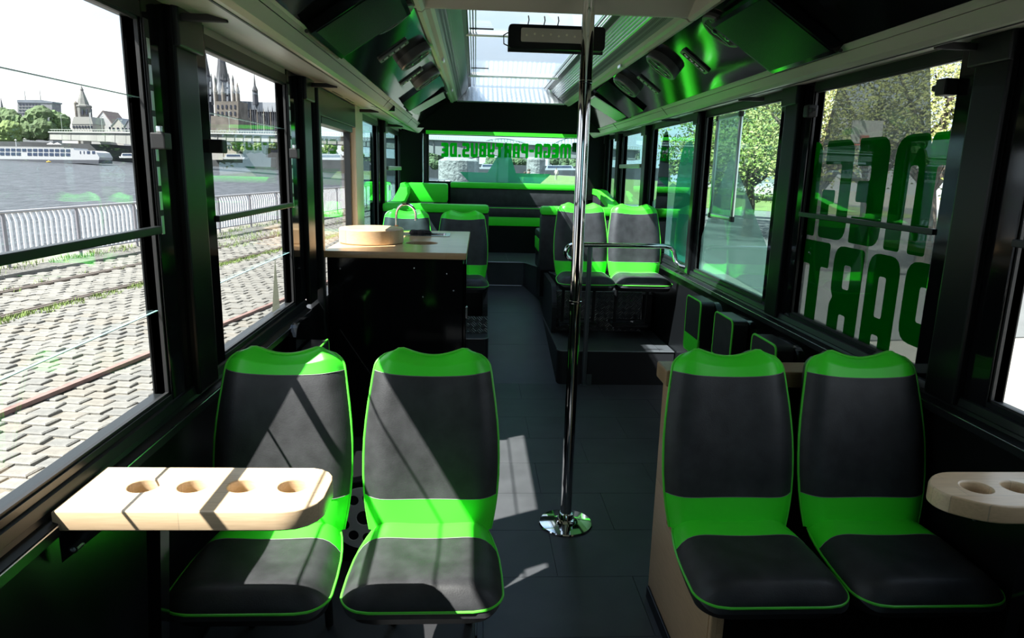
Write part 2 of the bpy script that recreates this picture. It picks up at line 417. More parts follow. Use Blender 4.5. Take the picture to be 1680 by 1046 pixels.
W2 = window(2, -1, 2.437, 3.43, 'window with the cathedral spires in view', clear, 1.433, 1)
W4 = window(4, -1, 5.56, 6.53, 'teal tinted window behind the cream door post', teal)
W5 = window(5, -1, 7.08, 8.3, 'rearmost teal window on the river side with a crossbar', teal, 1.62)
W6 = window(6, 1, 7.80, 8.28, 'narrow teal corner window at the rear right', teal)
W7 = window(7, 1, 6.58, 7.50, 'teal window with a thick crossbar near the rear right bench', teal, 1.70)
W8 = window(8, 1, 4.985, 6.25, 'teal window with rounded peaks printed on it', teal)
W9 = window(9, 1, 3.60, 4.80, 'green tinted window behind the silver poster frame', teal2)
W10 = window(10, 1, 2.27, 3.262, 'window lettered with large green capitals', clear, 1.452)
for yy, dd in ((2.27, 1), (3.262, -1)):
    sb(MB(), 1, .0, .05, min(yy, yy+dd*.05), max(yy, yy+dd*.05), 1.90, 1.955, .008).build('sash_lock', rubber, W10)
    sb(MB(), 1, .02, .045, min(yy, yy+dd*.075), max(yy, yy+dd*.075), 1.918, 1.938, .006).build('lock_tongue', rubber, W10)
W11 = window(11, 1, .75, 1.915, 'front window at the far right edge', clear, 1.452)
for w_, y0, y1, z in ((W5, 7.08, 8.3, 1.62), (W7, 6.58, 7.50, 1.70)):
    s = -1 if w_ is W5 else 1
    sb(MB(), s, .0, .03, y0, y1, z-.02, z+.02, .008).build('grab_bar', beige, w_)
# ---- door on the quay side (window 3 sits in it)
D1 = struct('door_1', 'glazed double door leaf beside the bar counter with black header', 'door')
fr = MB()
fr.box((XL-.05, 4.02, .0), (XL-.005, 4.05, 1.95)).box((XL-.05, 5.12, .0), (XL-.005, 5.17, 1.95)).box((XL-.05, 4.05, .0), (XL-.005, 5.12, .12)).box((XL-.05, 4.05, 1.86), (XL-.005, 5.12, 1.95))
fr.build('door_frame', frame_m, D1)
MB().box((XL-.03, 4.04, .1), (XL-.025, 5.13, 1.88)).build('pane', clear, D1)
MB().bbox((XL-.06, 4.02, 1.90), (XL+.03, 5.17, 2.045), .004).build('door_header', satin_black, D1)
for k in range(2):
    MB().bbox((XL+.05, 4.25+.42*k, 2.052), (XL+.075, 4.55+.42*k, 2.068), .003).build('header_slot', rubber, D1)
MB().bbox((XL-.01, 4.10, 1.86), (XL+.02, 5.10, 1.90), .003).build('door_rail', frame_m, D1)

# ---- roof edge mouldings, speaker panels and ceiling
PF, PB = YF, 7.82
def strip(name, prof, s, y0, y1, m, parent, th=.012, smooth=False):
    """open profile (x for the left side, z) given a thickness and run along the bus"""
    pts = [(x if s < 0 else mx_(x), z) for x, z in prof]; n = len(pts); b = []
    for i in range(n):
        d = Vector(pts[min(i+1, n-1)])-Vector(pts[max(i-1, 0)]); nrm = Vector((-d.y, d.x)).normalized()*(1 if s < 0 else -1)
        b.append(tuple(Vector(pts[i])+nrm*th))
    mb = MB()
    for i in range(n-1):
        mb.prism([pts[i], pts[i+1], b[i+1], b[i]], 1, y0, y1)
    return mb.build(name, m, parent, smooth)
trims = {}
for s, n in ((-1, 1), (1, 2)):
    T = struct('trim_%d' % n, 'long beige roof edge moulding along the %s' % ('river side windows' if s < 0 else 'car park side windows'), 'moulding')
    trims[s] = T
    strip('soffit', [(-.90, 2.062), (-.80, 2.046), (-.70, 2.020), (-.645, 2.008)], s, PF, PB, beige, T, .01)
    strip('fascia', [(-.642, 2.006), (-.628, 2.008), (-.612, 2.018), (-.600, 2.032), (-.585, 2.049)], s, PF, PB, beige, T, .012)
    strip('fascia_lip', [(-.583, 2.051), (-.572, 2.062), (-.563, 2.068)], s, PF, PB, beige, T, .012)
    f = (lambda x: x) if s < 0 else mx_
    MB().box((min(f(-.648), f(-.641)), PF, 2.004), (max(f(-.648), f(-.641)), PB, 2.012)).build('dark_strip', rubber, T)  # thin dark strip along the lower fascia edge
    for y in (1.2, 4.75, 6.4):
        MB().prism([(f(-.70), 2.0175), (f(-.642), 2.0045), (f(-.612), 2.0165), (f(-.565), 2.066), (f(-.566), 2.07), (f(-.615), 2.02)], 1, y, y+.003).build('joint', rubber, T)
    for y in (2.15, 3.75, 5.30, 7.0):
        MB().bbox((min(f(-.86), f(-.72)), y-.008, 2.018), (max(f(-.86), f(-.72)), y+.008, 2.040), .004).build('clip', rubber, T)
MB().bbox((-.625, 5.05, 2.012), (-.575, 5.075, 2.052), .006).build('indicator', gloss_black, trims[-1])
panels = {}
panel_m = mat('polished_black_panel', (.005, .0055, .0055), .07, spec=.22, bump=(5, .02, .01))
for s, n in ((-1, 3), (1, 4)):
    T = struct('trim_%d' % n, 'sloping polished black speaker panel above the %s moulding' % ('river side' if s < 0 else 'car park side'), 'panel')
    panels[s] = T
    for a, b in ((PF, 1.3), (1.304, 4.55), (4.554, 6.3), (6.304, PB)):
        strip('panel', [(-.562, 2.069), (-.262, 2.289)], s, a, b, panel_m, T, .012)
ce = struct('ceiling', 'beige ceiling with the roof hatch opening and side mouldings', 'ceiling')
hy0, hy1 = 3.12, 7.02
MB().box((-.27, YF, 2.345), (.95, hy0-.17, 2.36)).build('ceiling_panel', ceil_m, ce)
MB().prism(round_poly([(hy0-.17, 2.345), (hy0-.02, 2.283), (hy0, 2.283), (hy0, 2.36), (hy0-.17, 2.36)], .012), 0, -.27, .95).build('hatch_beam', ceil_m, ce)
for y in (1.9, 2.55): MB().box((-.27, y, 2.342), (.95, y+.006, 2.346)).build('ceiling_joint', rubber, ce)
for s in (-1, 1):
    f = (lambda x: x) if s < 0 else mx_
    strip('side_moulding', [(-.262, 2.288), (-.255, 2.272), (-.235, 2.268), (-.222, 2.280), (-.20, 2.284), (-.185, 2.296)], s, PF if False else hy0, hy1+.1, ceil_m, ce, .012)
    strip('side_moulding', [(-.262, 2.288), (-.255, 2.272), (-.235, 2.268), (-.222, 2.280), (-.215, 2.345)], s, PF, hy0-.02, ceil_m, ce, .012)
    for y in (4.4, 6.0): MB().bbox((min(f(-.215), f(-.20)), y, 2.262), (max(f(-.215), f(-.20)), y+.08, 2.282), .004).build('moulding_clip', alu, ce)
# perforated and ribbed flanks of the hatch
perf_m = mat('perforated_sheet', (.16, .17, .15), .45, .5)
rib_m = mat('ribbed_aluminium', (.62, .63, .63), .3, 1.0)
hz1 = 2.46
for s in (-1, 1):
    f = (lambda x: x) if s < 0 else mx_
    strip('perforated_strip', [(-.185, 2.297), (-.145, 2.345)], s, hy0, hy1+.15, perf_m, ce, .008)
    hole = MB()
    k = 0; y = hy0+.02
    while y < hy1:
        for q in range(2):
            x0, z0 = lerp(-.178, -.150, (q+.35)/2), lerp(2.305, 2.339, (q+.35)/2)
            hole.add([(f(x0), y, z0-.0012), (f(x0+.009), y, z0+.0095), (f(x0+.009), y+.011, z0+.0095), (f(x0), y+.011, z0-.0012)], [(0,1,2,3)])
        y += .022
    o = hole.build('perforations', rubber, ce); o['kind'] = 'stuff'
    prof = []
    for k in range(15):
        t = k/14; prof.append((lerp(-.145, -.085, t)+(.006 if k % 2 else 0), lerp(2.347, 2.445, t)+(-.004 if k % 2 else 0)))
    strip('ribbed_strip', prof, s, hy0, hy1+.30, rib_m, ce, .006)
    strip('hatch_seal', [(-.085, 2.447), (-.062, 2.462)], s, hy0, hy1+.36, rubber, ce, .014)
plate_alu = plate_mat('diamond_plate_alu', (.62, .62, .60), .3, 30)
def uvq(me, su, sv):
    uv = me.uv_layers.new(name='UV')
    for p in me.polygons:
        n = p.normal
        for li in p.loop_indices:
            co = me.vertices[me.loops[li].vertex_index].co
            if abs(n.x) > .8: uv.data[li].uv = (co.y, co.z)
            elif abs(n.z) > .8: uv.data[li].uv = (co.x, co.y)
            else: uv.data[li].uv = (co.x, co.z if abs(n.y) > .8 else co.y+co.z)
def uvbuild(mb, name, m, parent):
    me = mb.mesh(name, m); uvq(me, 1, 1); return link(name, me, parent)
uvbuild(MB().hexa([(-.19, hy1, 2.285), (.87, hy1, 2.285), (.75, hy1+.42, 2.462), (-.07, hy1+.42, 2.462)], [(-.19, hy1+.02, 2.275), (.87, hy1+.02, 2.275), (.75, hy1+.45, 2.455), (-.07, hy1+.45, 2.455)][::1]), 'hatch_end_plate', plate_alu, ce)
uvbuild(MB().box((-.07, hy0-.02, 2.31), (.75, hy0, 2.47)), 'hatch_front_plate', plate_alu, ce)
# outer roof skin around the hatch and the added rear opening keeps daylight out elsewhere
roof_m = mat('roof_skin', (.5, .5, .5), .5)
MB().box((XL-.08, YF-.1, 2.50), (-.09, YB+.2, 2.54)).box((.77, YF-.1, 2.50), (XR+.08, YB+.2, 2.54)).box((-.09, YF-.1, 2.50), (.77, 3.78, 2.54)).box((-.09, 8.42, 2.50), (.77, YB+.2, 2.54)).build('roof_skin', roof_m, ce)
MB().box((XL-.08, YF, 2.05), (XL-.06, YB, 2.52)).box((XR+.06, YF, 2.05), (XR+.08, YB, 2.52)).build('roof_flank', roof_m, ce)
# ---- glazed roof hatch
HA = thing('roof_hatch', 'glass roof hatch with white crossbars in the ceiling', 'hatch', (.34, 5.2, 2.46))
for a, b in ((hy0, 4.62), (4.64, 6.55), (6.57, hy1+.42), (hy1+.46, 8.44)):  # last pane is an added unseen skylight that lets sun onto the rear bench
    MB().box((-.075, a, 2.472), (.755, b, 2.478)).build('pane', skyglass, HA)
bar_m = mat('white_crossbar', (.75, .76, .76), .35)
for y, w_ in ((4.63, .05), (6.56, .10)):
    MB().bbox((-.075, y-w_/2, 2.455), (.755, y+w_/2, 2.485), .006).build('crossbar', bar_m, HA)
for y in (4.45, 6.1):
    MB().bbox((-.05, y, 2.462), (.10, y+.018, 2.470), .003).build('handle', rubber, HA)
for s in (-1, 1):
    f = (lambda x: x) if s < 0 else mx_
    for k in range(4):
        MB().box((min(f(-.062+.016*k), f(-.055+.016*k)), hy0, 2.462+.002*k), (max(f(-.062+.016*k), f(-.055+.016*k)), hy1+.42, 2.470+.002*k)).build('guide_rail', alu if k % 2 else rubber, HA)
# ---- front end and rear wall
wf = struct('wall_front', 'dark wall added behind the camera to keep front light out', 'wall')
MB().box((XL-.07, YF-.06, -.3), (XR+.07, YF, 1.25)).box((XL-.07, YF-.06, 1.95), (XR+.07, YF, 2.5)).box((XL-.07, YF-.06, 1.25), (-.2, YF, 1.95)).box((.9, YF-.06, 1.25), (XR+.07, YF, 1.95)).build('front_light_block', satin_black, wf)  # unseen wall, added to block light from the bus front
MB().box((-.2, YF-.035, 1.25), (.9, YF-.03, 1.95)).build('cab_pane', teal, wf)
wr = struct('wall_rear', 'black rear wall around the back window', 'wall')
RY = 8.62; rx0, rx1, rz0, rz1 = -.575, 1.265, 1.478, 2.032
mb = MB().box((XL-.07, RY, -.3), (XR+.07, RY+.08, rz0)).box((XL-.07, RY, rz1), (XR+.07, RY+.08, 2.5)).box((XL-.07, RY, rz0), (rx0, RY+.08, rz1)).box((rx1, RY, rz0), (XR+.07, RY+.08, rz1))
mb.build('rear_panel', matte_black, wr)
for x0, x1 in ((-.9, -.60), (1.29, 1.58)):
    MB().prism(round_poly([(x0, 8.62), (x1, 8.62), (x1+(.0 if x0 < 0 else 0), 8.40 if x0 > 0 else 8.50), (x0, 8.28 if x0 < 0 else 8.34)], .03), 2, 1.3, 2.05).build('corner_cover', matte_black, wr)
MB().tube([(-.63, 8.45, 1.35), (-.63, 8.45, 2.03)], .008, 8).build('corner_bead', steel, wr)
# black bulkhead board hanging from the roof behind the hatch
MB().hexa([(-.30, hy1+.06, 2.292), (.98, hy1+.06, 2.292), (1.29, hy1+.22, 2.030), (-.61, hy1+.22, 2.030)], [(-.30, hy1+.09, 2.31), (.98, hy1+.09, 2.31), (1.29, hy1+.25, 2.040), (-.61, hy1+.25, 2.040)]).build('bulkhead', matte_black, ce)
for s in (-1, 1):
    f = (lambda x: x) if s < 0 else mx_
    MB().hexa([(f(-.26), hy1+.05, 2.295), (f(-.61), hy1+.20, 2.028), (f(-.93), hy1+.20, 2.028), (f(-.93), hy1+.05, 2.48)], [(f(-.26), hy1+.08, 2.295), (f(-.61), hy1+.23, 2.028), (f(-.93), hy1+.23, 2.028), (f(-.93), hy1+.08, 2.48)]).build('bulkhead_side', matte_black, ce)
MB().box((-.60, 8.50, 2.036), (1.28, RY, 2.075)).build('window_head', green, wr)
W12 = struct('window_12', 'back window with green mirrored lettering and a star shape', 'window')
fr = MB(); e = .03
fr.box((rx0-e, RY-.012, rz0-e), (rx0, RY+.05, rz1+e)).box((rx1, RY-.012, rz0-e), (rx1+e, RY+.05, rz1+e)).box((rx0, RY-.012, rz0-e), (rx1, RY+.05, rz0)).box((rx0, RY-.012, rz1), (rx1, RY+.05, rz1+e)).build('window_frame', rubber, W12)
MB().box((rx0-.01, RY+.02, rz0-.01), (rx1+.01, RY+.026, rz1+.01)).build('pane', glass('rear_glass', (.80, .93, .95), 1.0), W12)
# ================================================================== seats
def back_hw(v):
    t = max(0, (v-.90)/.10); k = interp(v, [0, .06, .12, .2, .3, .4, .5, .6, .7, .85, 1.0], [.199, .206, .212, .218, .222, .2225, .221, .216, .209, .196, .182])
    return k-.052*(1-math.sqrt(max(0, 1-t*t)))
TA = math.radians(13)
def back_pt(u, v, bulge=1.0, off=0.0):
    hw = back_hw(v); x = u*hw; s_ = .60*v
    z = .415+s_*math.cos(TA); y = s_*math.sin(TA) + .03*(v-.35)**2
    z += -.030*max(0, 1-(u/.8)**2)*sm(v, .78, 1.0) - .018*abs(u)**6*sm(v, .85, 1.0)
    edge = (1-min(1, abs(u))**6)
    b = .050*edge*min(1, max(0, (1-v)/.05))**.5
    b -= .014*max(0, 1-(u/.75)**2)*sm(v, 0, .3)
    return Vector((x, y-bulge*b+off, z))
def cush_hw(v):
    t = max(0, (v-.80)/.20); k = interp(v, [0, .1, .25, .4, .6, .8, 1.0], [.190, .201, .213, .221, .226, .227, .226])
    return k-.085*(1-math.sqrt(max(0, 1-t*t)))
def cush_pt(u, v, top=1.0, off=0.0):
    hw = cush_hw(v); x = u*hw; y = -.005 - .41*v
    z = .405 + .030*sm(v, .9, 0)*0
    edge = (1-min(1, abs(u))**6); fr = min(1, max(0, (1-v)/.10))**.5
    b = .062*edge*fr*(.85+.15*sm(v, 0, .15))
    b -= .012*max(0, 1-(u/.8)**2)*sm(1-v, .1, .6)
    y -= .018*top*fr*sm(v, .8, 1.0)
    z += -.012*(v-.5) + (-.02*sm(v, .85, 1.0) if top else 0)
    return Vector((x, y, z+top*b+off))
def rim_back(n=60, off=0.0, grow=1.0):
    pts = [back_pt(-1, t/n, 0, off) for t in range(n+1)]
    pts += [back_pt(-1+2*k/16, 1, 0, off) for k in range(1, 16)]
    pts += [back_pt(1, 1-t/n, 0, off) for t in range(n+1)]
    return pts
def rim_cush(n=60, off=0.0):
    pts = [cush_pt(-1, t/n, 0, off) for t in range(n+1)]
    pts += [cush_pt(-1+2*k/12, 1, 0, off) for k in range(1, 12)]
    pts += [cush_pt(1, 1-t/n, 0, off) for t in range(n+1)]
    return pts
def make_seat(label, loc, group):
    t = tag(empty('bus_seat', (0, 0, 0)), label, 'seat', group)
    def part(mb, n, m, p=t): return mb.build(n, m, p, True)
    part(MB().grid(back_pt, 28, 6, -1, 1, 0, .195), 'lumbar_band', green)
    bp_ = part(MB().grid(back_pt, 28, 22, -1, 1, .195, .875), 'back_panel', leather)
    part(MB().grid(back_pt, 28, 22, -1, 1, .875, 1.0), 'head_band', green)
    for v in (.197, .873):
        part(MB().tube([back_pt(-1+2*k/24, v)+Vector((0, -.0006, 0)) for k in range(25)], .0010, 5), 'stitching', stitch_m, bp_)
    part(MB().tube(rim_back(), .0042, 8), 'back_piping', piping_m)
    A, B = rim_back(off=.004), rim_back(off=.045)
    n = len(A); B = [Vector((b.x*.94, b.y, b.z-.012)) for b in B]
    sh = MB().add(A+B, [(i, i+1, n+i+1, n+i) for i in range(n-1)]+[(n-1, 0, n, 2*n-1)])
    sh.grid(lambda u, v: Vector((back_pt(u, v, 0, .045).x*.94, back_pt(u, v, 0, .045).y, back_pt(u, v, 0, .045).z-.012)), 12, 14, -1, 1, 0, 1)
    part(sh, 'back_shell', shell_m)
    part(MB().grid(cush_pt, 28, 6, -1, 1, 0, .31), 'cushion_band', green)
    cp = part(MB().grid(cush_pt, 28, 40, -1, 1, .31, 1.0), 'seat_cushion', leather)
    part(MB().tube([cush_pt(-1+2*k/24, .311)+Vector((0, 0, .0006)) for k in range(25)], .0010, 5), 'stitching', stitch_m, cp)
    part(MB().tube(rim_cush(), .0042, 8), 'cushion_piping', piping_m)
    A, B = rim_cush(off=-.003), rim_cush(off=-.05)
    B = [Vector((b.x*.93, b.y*.95, b.z)) for b in B]; n = len(A)
    part(MB().add(A+B, [(i, i+1, n+i+1, n+i) for i in range(n-1)]+[(n-1, 0, n, 2*n-1), tuple(range(n, 2*n))]), 'seat_pan', shell_m)
    for s in (-1, 1):
        part(MB().tube([(s*.13, .05, .0), (s*.13, .03, .28), (s*.13, .0, .36), (s*.13, -.25, .355)], .014, 8), 'leg', steel if False else shell_m)
    part(MB().bbox((-.16, .0, .0), (.16, .10, .012), .004), 'foot_plate', shell_m)
    t.location = loc
    return t
seat0 = None
def seat(label, loc, group, rz=0):
    global seat0
    if seat0 is None: seat0 = make_seat(label, loc, group); o = seat0
    else:
        o = copy_tree(seat0); o.location = loc; tag(o, label, 'seat', group)
    o.rotation_euler.z = rz
    return o
# front podiums
pod_m = mat('podium_lining', (.018, .018, .02), .55, bump=(140, .2, .002))
PL = thing('seat_podium', 'black seat podium under the two sunlit front seats', 'podium', (-.38, 1.9, 0))
MB().bbox((XL+.005, 1.76, .005), (.02, 2.34, .07), .01).build('top', pod_m, PL)
MB().bbox((XL+.01, 1.80, .0), (.0, 2.33, .066), .008).build('body', pod_m, PL)
PR = thing('seat_podium', 'black seat podium under the two shaded front seats', 'podium', (1.15, 1.9, 0))
MB().bbox((.75, 1.72, .0), (XR-.005, 2.38, .066), .008).build('body', pod_m, PR)
MB().bbox((.745, 1.70, .05), (XR-.005, 2.38, .07), .008).build('top', pod_m, PR)
g1 = 'seats of the front row'
ZS = .072
SL1 = seat('aisle seat with a broad diagonal shadow, front left of the pole', (-.133, 2.07, ZS-.03), g1)
SL2 = seat('seat at the river side window, partly behind the sunlit table', (-.615, 2.07, ZS-.03), g1)
SR1 = seat('shaded seat right beside the wooden side panel', (.865, 2.06, ZS-.02), g1)
SR2 = seat('shaded seat at the wall below the green lettered window', (1.330, 2.06, ZS-.02), g1)
# ------------------------------------------------------------------ wood panel and partition beside the right seats
WP = thing('wood_side_panel', 'L shaped oak side panel beside the shaded front seats', 'panel', (.72, 2.1, 0))
MB().prism([(1.74, .0), (2.372, .0), (2.372, .885), (2.30, .885), (2.205, .40), (1.74, .385)], 0, .70, .742).build('panel', panelwood, WP)
MB().bbox((.702, 1.722, .0), (.742, 1.742, .388), .005).build('end_strip', panelwood, WP)
MB().bbox((.69, 1.75, .0), (.70, 2.36, .05), .003).build('skirting', satin_black, WP)
PT = thing('partition', 'low dark partition with oak cap behind the shaded front seats', 'partition', (1.15, 2.39, 0))
MB().box((.742, 2.375, .0), (XR, 2.40, .89)).build('panel', satin_black, PT)
MB().bbox((.684, 2.285, .885), (XR, 2.42, .945), .008).build('cap_rail', wood('oak_cap', (.44, .30, .17), (.34, .22, .11), (.5, .07), 'X'), PT)
# ------------------------------------------------------------------ drink tables
def table_left():
    t = thing('drink_table', 'sunlit beech drink table with four cup holes by the river side window', 'table', (-.87, 1.47, .9))
    x0, x1, y0, y1 = -.875, -.325, 1.355, 1.575
    out_ = [(x0, y0), (-.42, y0-.004)]
    out_ += [(-.40+.075*math.sin(a), 1.43-.078*math.cos(a)) for a in [math.radians(q) for q in (0, 20, 40, 60, 80)]]
    out_ += [(-.395+.07*math.cos(a), 1.503+.07*math.sin(a)) for a in [math.radians(q) for q in (0, 20, 40, 60, 80)]]
    out_ += [(x0, y1)]
    holes = [circle(x, 1.475, .0335) for x in (-.742, -.632, -.521, -.408)]
    link('table_top', plate(out_, holes, Matrix.Translation((0, 0, .88)), .046, .004, 'table_top', lightwood, True), t)
    br = MB().add([(-.885, 1.40, .857), (-.76, 1.40, .857), (-.885, 1.40, .775)], [(0,1,2)])
    br = MB().prism([(-.885, .857), (-.775, .857), (-.885, .765)], 1, 1.385, 1.391); b_ = br.build('bracket', frame_m, t)
    MB().lathe([(0, .0), (.010, .0), (.010, .03), (.006, .03), (.006, .022)], (-.84, 1.385, .815), 12, (0, -1, 0)).build('bolt', steel, b_)
    MB().hexa([(-.72, 1.43, .857), (-.69, 1.43, .857), (-.69, 1.475, .857), (-.72, 1.475, .857)], [(-.80, 1.52, .30), (-.77, 1.52, .30), (-.77, 1.565, .30), (-.80, 1.565, .30)]).build('strut', gloss_black, t)
    f_ = MB().bbox((-.815, 1.50, .26), (-.765, 1.515, .34), .003).build('strut_foot', steel, t)
    MB().lathe([(.008, 0), (.008, .012)], (-.785, 1.50, .28), 10, (0, -1, 0)).build('bolt', chrome, f_)
    return t
table_left()
def table_right():
    t = thing('drink_table', 'shaded beech drink table with cup holes at the far right', 'table', (1.5, 1.47, .86))
    z = .87
    out_ = round_poly([(1.125, 1.45), (1.205, 1.385), (1.55, 1.385), (1.55, 1.575), (1.19, 1.575), (1.125, 1.51)], [.045, .05, .01, .01, .05, .045], 6)
    holes = [circle(x, 1.485, .0335) for x in (1.235, 1.34, 1.445)]
    link('table_top', plate(out_, holes, Matrix.Translation((0, 0, z)), .046, .005, 'table_top', lightwood, True), t)
    MB().prism([(1.56, z-.024), (1.45, z-.024), (1.56, z-.12)], 1, 1.40, 1.406).build('bracket', frame_m, t)
    MB().hexa([(1.37, 1.43, z-.023), (1.40, 1.43, z-.023), (1.40, 1.47, z-.023), (1.37, 1.47, z-.023)], [(1.45, 1.52, .30), (1.48, 1.52, .30), (1.48, 1.56, .30), (1.45, 1.56, .30)]).build('strut', gloss_black, t)
    MB().lathe([(.006, 0), (.006, .012)], (1.20, 1.43, z-.035), 10).build('bolt', steel, t)
table_right()
# ------------------------------------------------------------------ subwoofer between the left seats
SW = thing('perforated_speaker', 'silver drilled disc on a black box, seen between the sunlit seats', 'speaker', (-.40, 2.75, .0))
MB().bbox((-.60, 2.62, .0), (-.22, 2.95, .36), .01).build('box', satin_black, SW)
holes = [circle(.085*math.cos(a), .085*math.sin(a), .021, 16) for a in [2*math.pi*k/9 for k in range(9)]]+[circle(0, 0, .03, 16)]
link('perforated_disc', plate(circle(0, 0, .13, 40), holes, basis((-.44, 2.605, .21), (1,0,0), (0,.12,1)), .012, .002, 'disc', mat('white_plastic', (.72, .73, .72), .4)), SW)
MB().lathe([(.135, 0), (.135, .02), (.11, .02)], (-.44, 2.625, .21), 32, (0, -1, .12)).build('speaker_ring', rubber, SW)
# ------------------------------------------------------------------ pole
PO = thing('grab_pole', 'tall chrome pole from a round floor plate up to the ceiling', 'pole', (.447, 2.933, 0))
MB().lathe([(.0255, .012), (.0255, 2.34)], (.447, 2.933, 0), 28).build('tube', chrome, PO, True)
MB().lathe([(0, 0), (.125, 0), (.126, .004), (.122, .009), (.06, .013), (.05, .013)], (.447, 2.933, 0), 48).build('base_plate', chrome, PO, True)
MB().lathe([(.048, .012), (.048, .020), (.040, .026), (.034, .028), (.034, .055), (.0258, .058)], (.447, 2.933, 0), 32).build('collar', chrome, PO, True)
for z in (1.06, 1.98): MB().lathe([(.0256, 0), (.0275, .002), (.0275, .010), (.0256, .012)], (.447, 2.933, z), 28).build('joint_ring', chrome, PO, True)
MB().lathe([(.05, 2.327), (.05, 2.345), (0, 2.345)], (.447, 2.933, 0), 32).build('ceiling_flange', chrome, PO, True)
# ------------------------------------------------------------------ bar counter (left)
cx0, cx1, cy0, cy1, cz = -.875, -.045, 3.97, 5.42, 1.147
BC = thing('bar_cabinet', 'black bar cabinet with a hinged side door under the wooden counter top', 'cabinet', (-.46, 4.7, 0))
MB().bbox((cx0+.02, cy0+.03, .0), (cx1-.02, cy1-.02, cz-.04), .004).build('body', gloss_black, BC)
dr = MB().bbox((cx1-.02, cy0+.06, .10), (cx1+.0, cy1-.1, cz-.07), .004).build('door', gloss_black, BC)
MB().tube([(cx1, cy0+.45, .40), (cx1+.035, cy0+.45, .40)], .008, 10).build('knob_stem', chrome, dr)
MB().lathe([(.0, 0), (.018, 0), (.018, .008), (0, .012)], (cx1+.03, cy0+.45, .40), 20, (1, 0, 0)).build('knob', chrome, dr, True)
for z in (.75, .28): MB().bbox((cx1-.005, cy0+.052, z), (cx1+.008, cy0+.085, z+.07), .003).build('hinge', steel, dr)
for (x, z) in ((-.78, 1.04), (-.35, 1.05), (-.16, 1.02), (-.12, .92), (-.3, .88), (-.12, .50)): MB().lathe([(.0045, 0), (.0045, .003), (0, .004)], (x, cy0+.03, z), 8, (0, -1, 0)).build('screw', steel, BC)
CT = thing('counter_top', 'thick beech counter top with sink cutout and round hole on the bar', 'counter', (-.46, 4.7, cz))
outl = round_poly([(cx0, cy0), (cx1, cy0), (cx1+.01, cy1), (cx0, cy1)], [.002, .02, .02, .002])
sink = round_poly([(-.60, 4.97), (-.20, 4.97), (-.20, 5.20), (-.60, 5.20)], .02)
link('slab', plate(outl, [circle(-.345, 4.50, .105, 40), sink], Matrix.Translation((0, 0, cz-.019)), .038, .003, 'slab', counterwood, True), CT)
SK = thing('sink', 'shallow steel sink set into the bar counter', 'sink', (-.40, 5.08, cz))
rim = round_poly([(-.62, 4.95), (-.18, 4.95), (-.18, 5.22), (-.62, 5.22)], .025); inn = round_poly([(-.585, 4.985), (-.215, 4.985), (-.215, 5.185), (-.585, 5.185)], .03)
link('rim', plate(rim, [inn], Matrix.Translation((0, 0, cz+.002)), .004, .001, 'rim', steel, True), SK)
mb = MB(); n = len(inn)
mb.add([(p[0], p[1], cz+.002) for p in inn]+[(-.40+(p[0]+.40)*.9, 5.085+(p[1]-5.085)*.9, cz-.09) for p in inn], [(i, (i+1) % n, n+(i+1) % n, n+i) for i in range(n)]+[tuple(range(n, 2*n))]); mb.build('bowl', steel, SK, True)
SP = thing('black_sponge', 'crumpled black cloth lying on the sink edge', 'cloth', (-.38, 5.03, cz))
mb = MB()
for k in range(9):
    a = random.random()*6.28; mb.lathe([(0, 0), (.028, .004), (.034, .016), (.022, .034), (0, .038)], (-.385+.055*math.cos(a)*random.random()*1.5, 5.02+.03*math.sin(a), cz+.003), 9)
mb.build('cloth', mat('black_cloth', (.006, .006, .006), .9), SP, True)
FA = thing('faucet', 'chrome swan neck tap standing on the bar counter', 'tap', (-.60, 5.30, cz))
pts = [(-.60, 5.30, cz)]+[(-.60, 5.30, cz+.10*k/3) for k in range(1, 4)]
R_ = .075
pts += [(-.60+R_-R_*math.cos(a), 5.30-.01*math.sin(a), cz+.12+.09*math.sin(a)) for a in [math.radians(q) for q in range(0, 166, 15)]]
pts += [(pts[-1][0]+.002, pts[-1][1], pts[-1][2]-.045)]
MB().tube(pts, .0115, 12).build('spout', chrome, FA, True)
MB().lathe([(.024, 0), (.024, .004), (.016, .008), (.016, .05)], (-.60, 5.30, cz+.0), 20).build('base', mat('bronze_sleeve', (.35, .2, .11), .35, .7), FA, True)
MB().lathe([(.0135, 0), (.0135, .02)], (pts[-1][0], pts[-1][1], pts[-1][2]-.012), 16).build('nozzle', chrome, FA, True)
MB().tube([(pts[9][0], pts[9][1]-.012, pts[9][2]), (pts[11][0]+.004, pts[11][1]-.012, pts[11][2]), (pts[13][0]+.006, pts[13][1]-.012, pts[13][2])], .005, 6).build('hose', rubber, FA)
RB = thing('round_block', 'thick round beech cutting block on the bar counter', 'block', (-.655, 4.50, cz))
MB().lathe([(0, .0), (.198, .0), (.205, .006), (.205, .088), (.199, .095), (.17, .097), (.0, .097)], (-.665, 4.47, cz+.001), 64).build('block', wood('beech_round', (.66, .48, .30), (.56, .38, .22), (.4, .06), 'X'), RB, True)
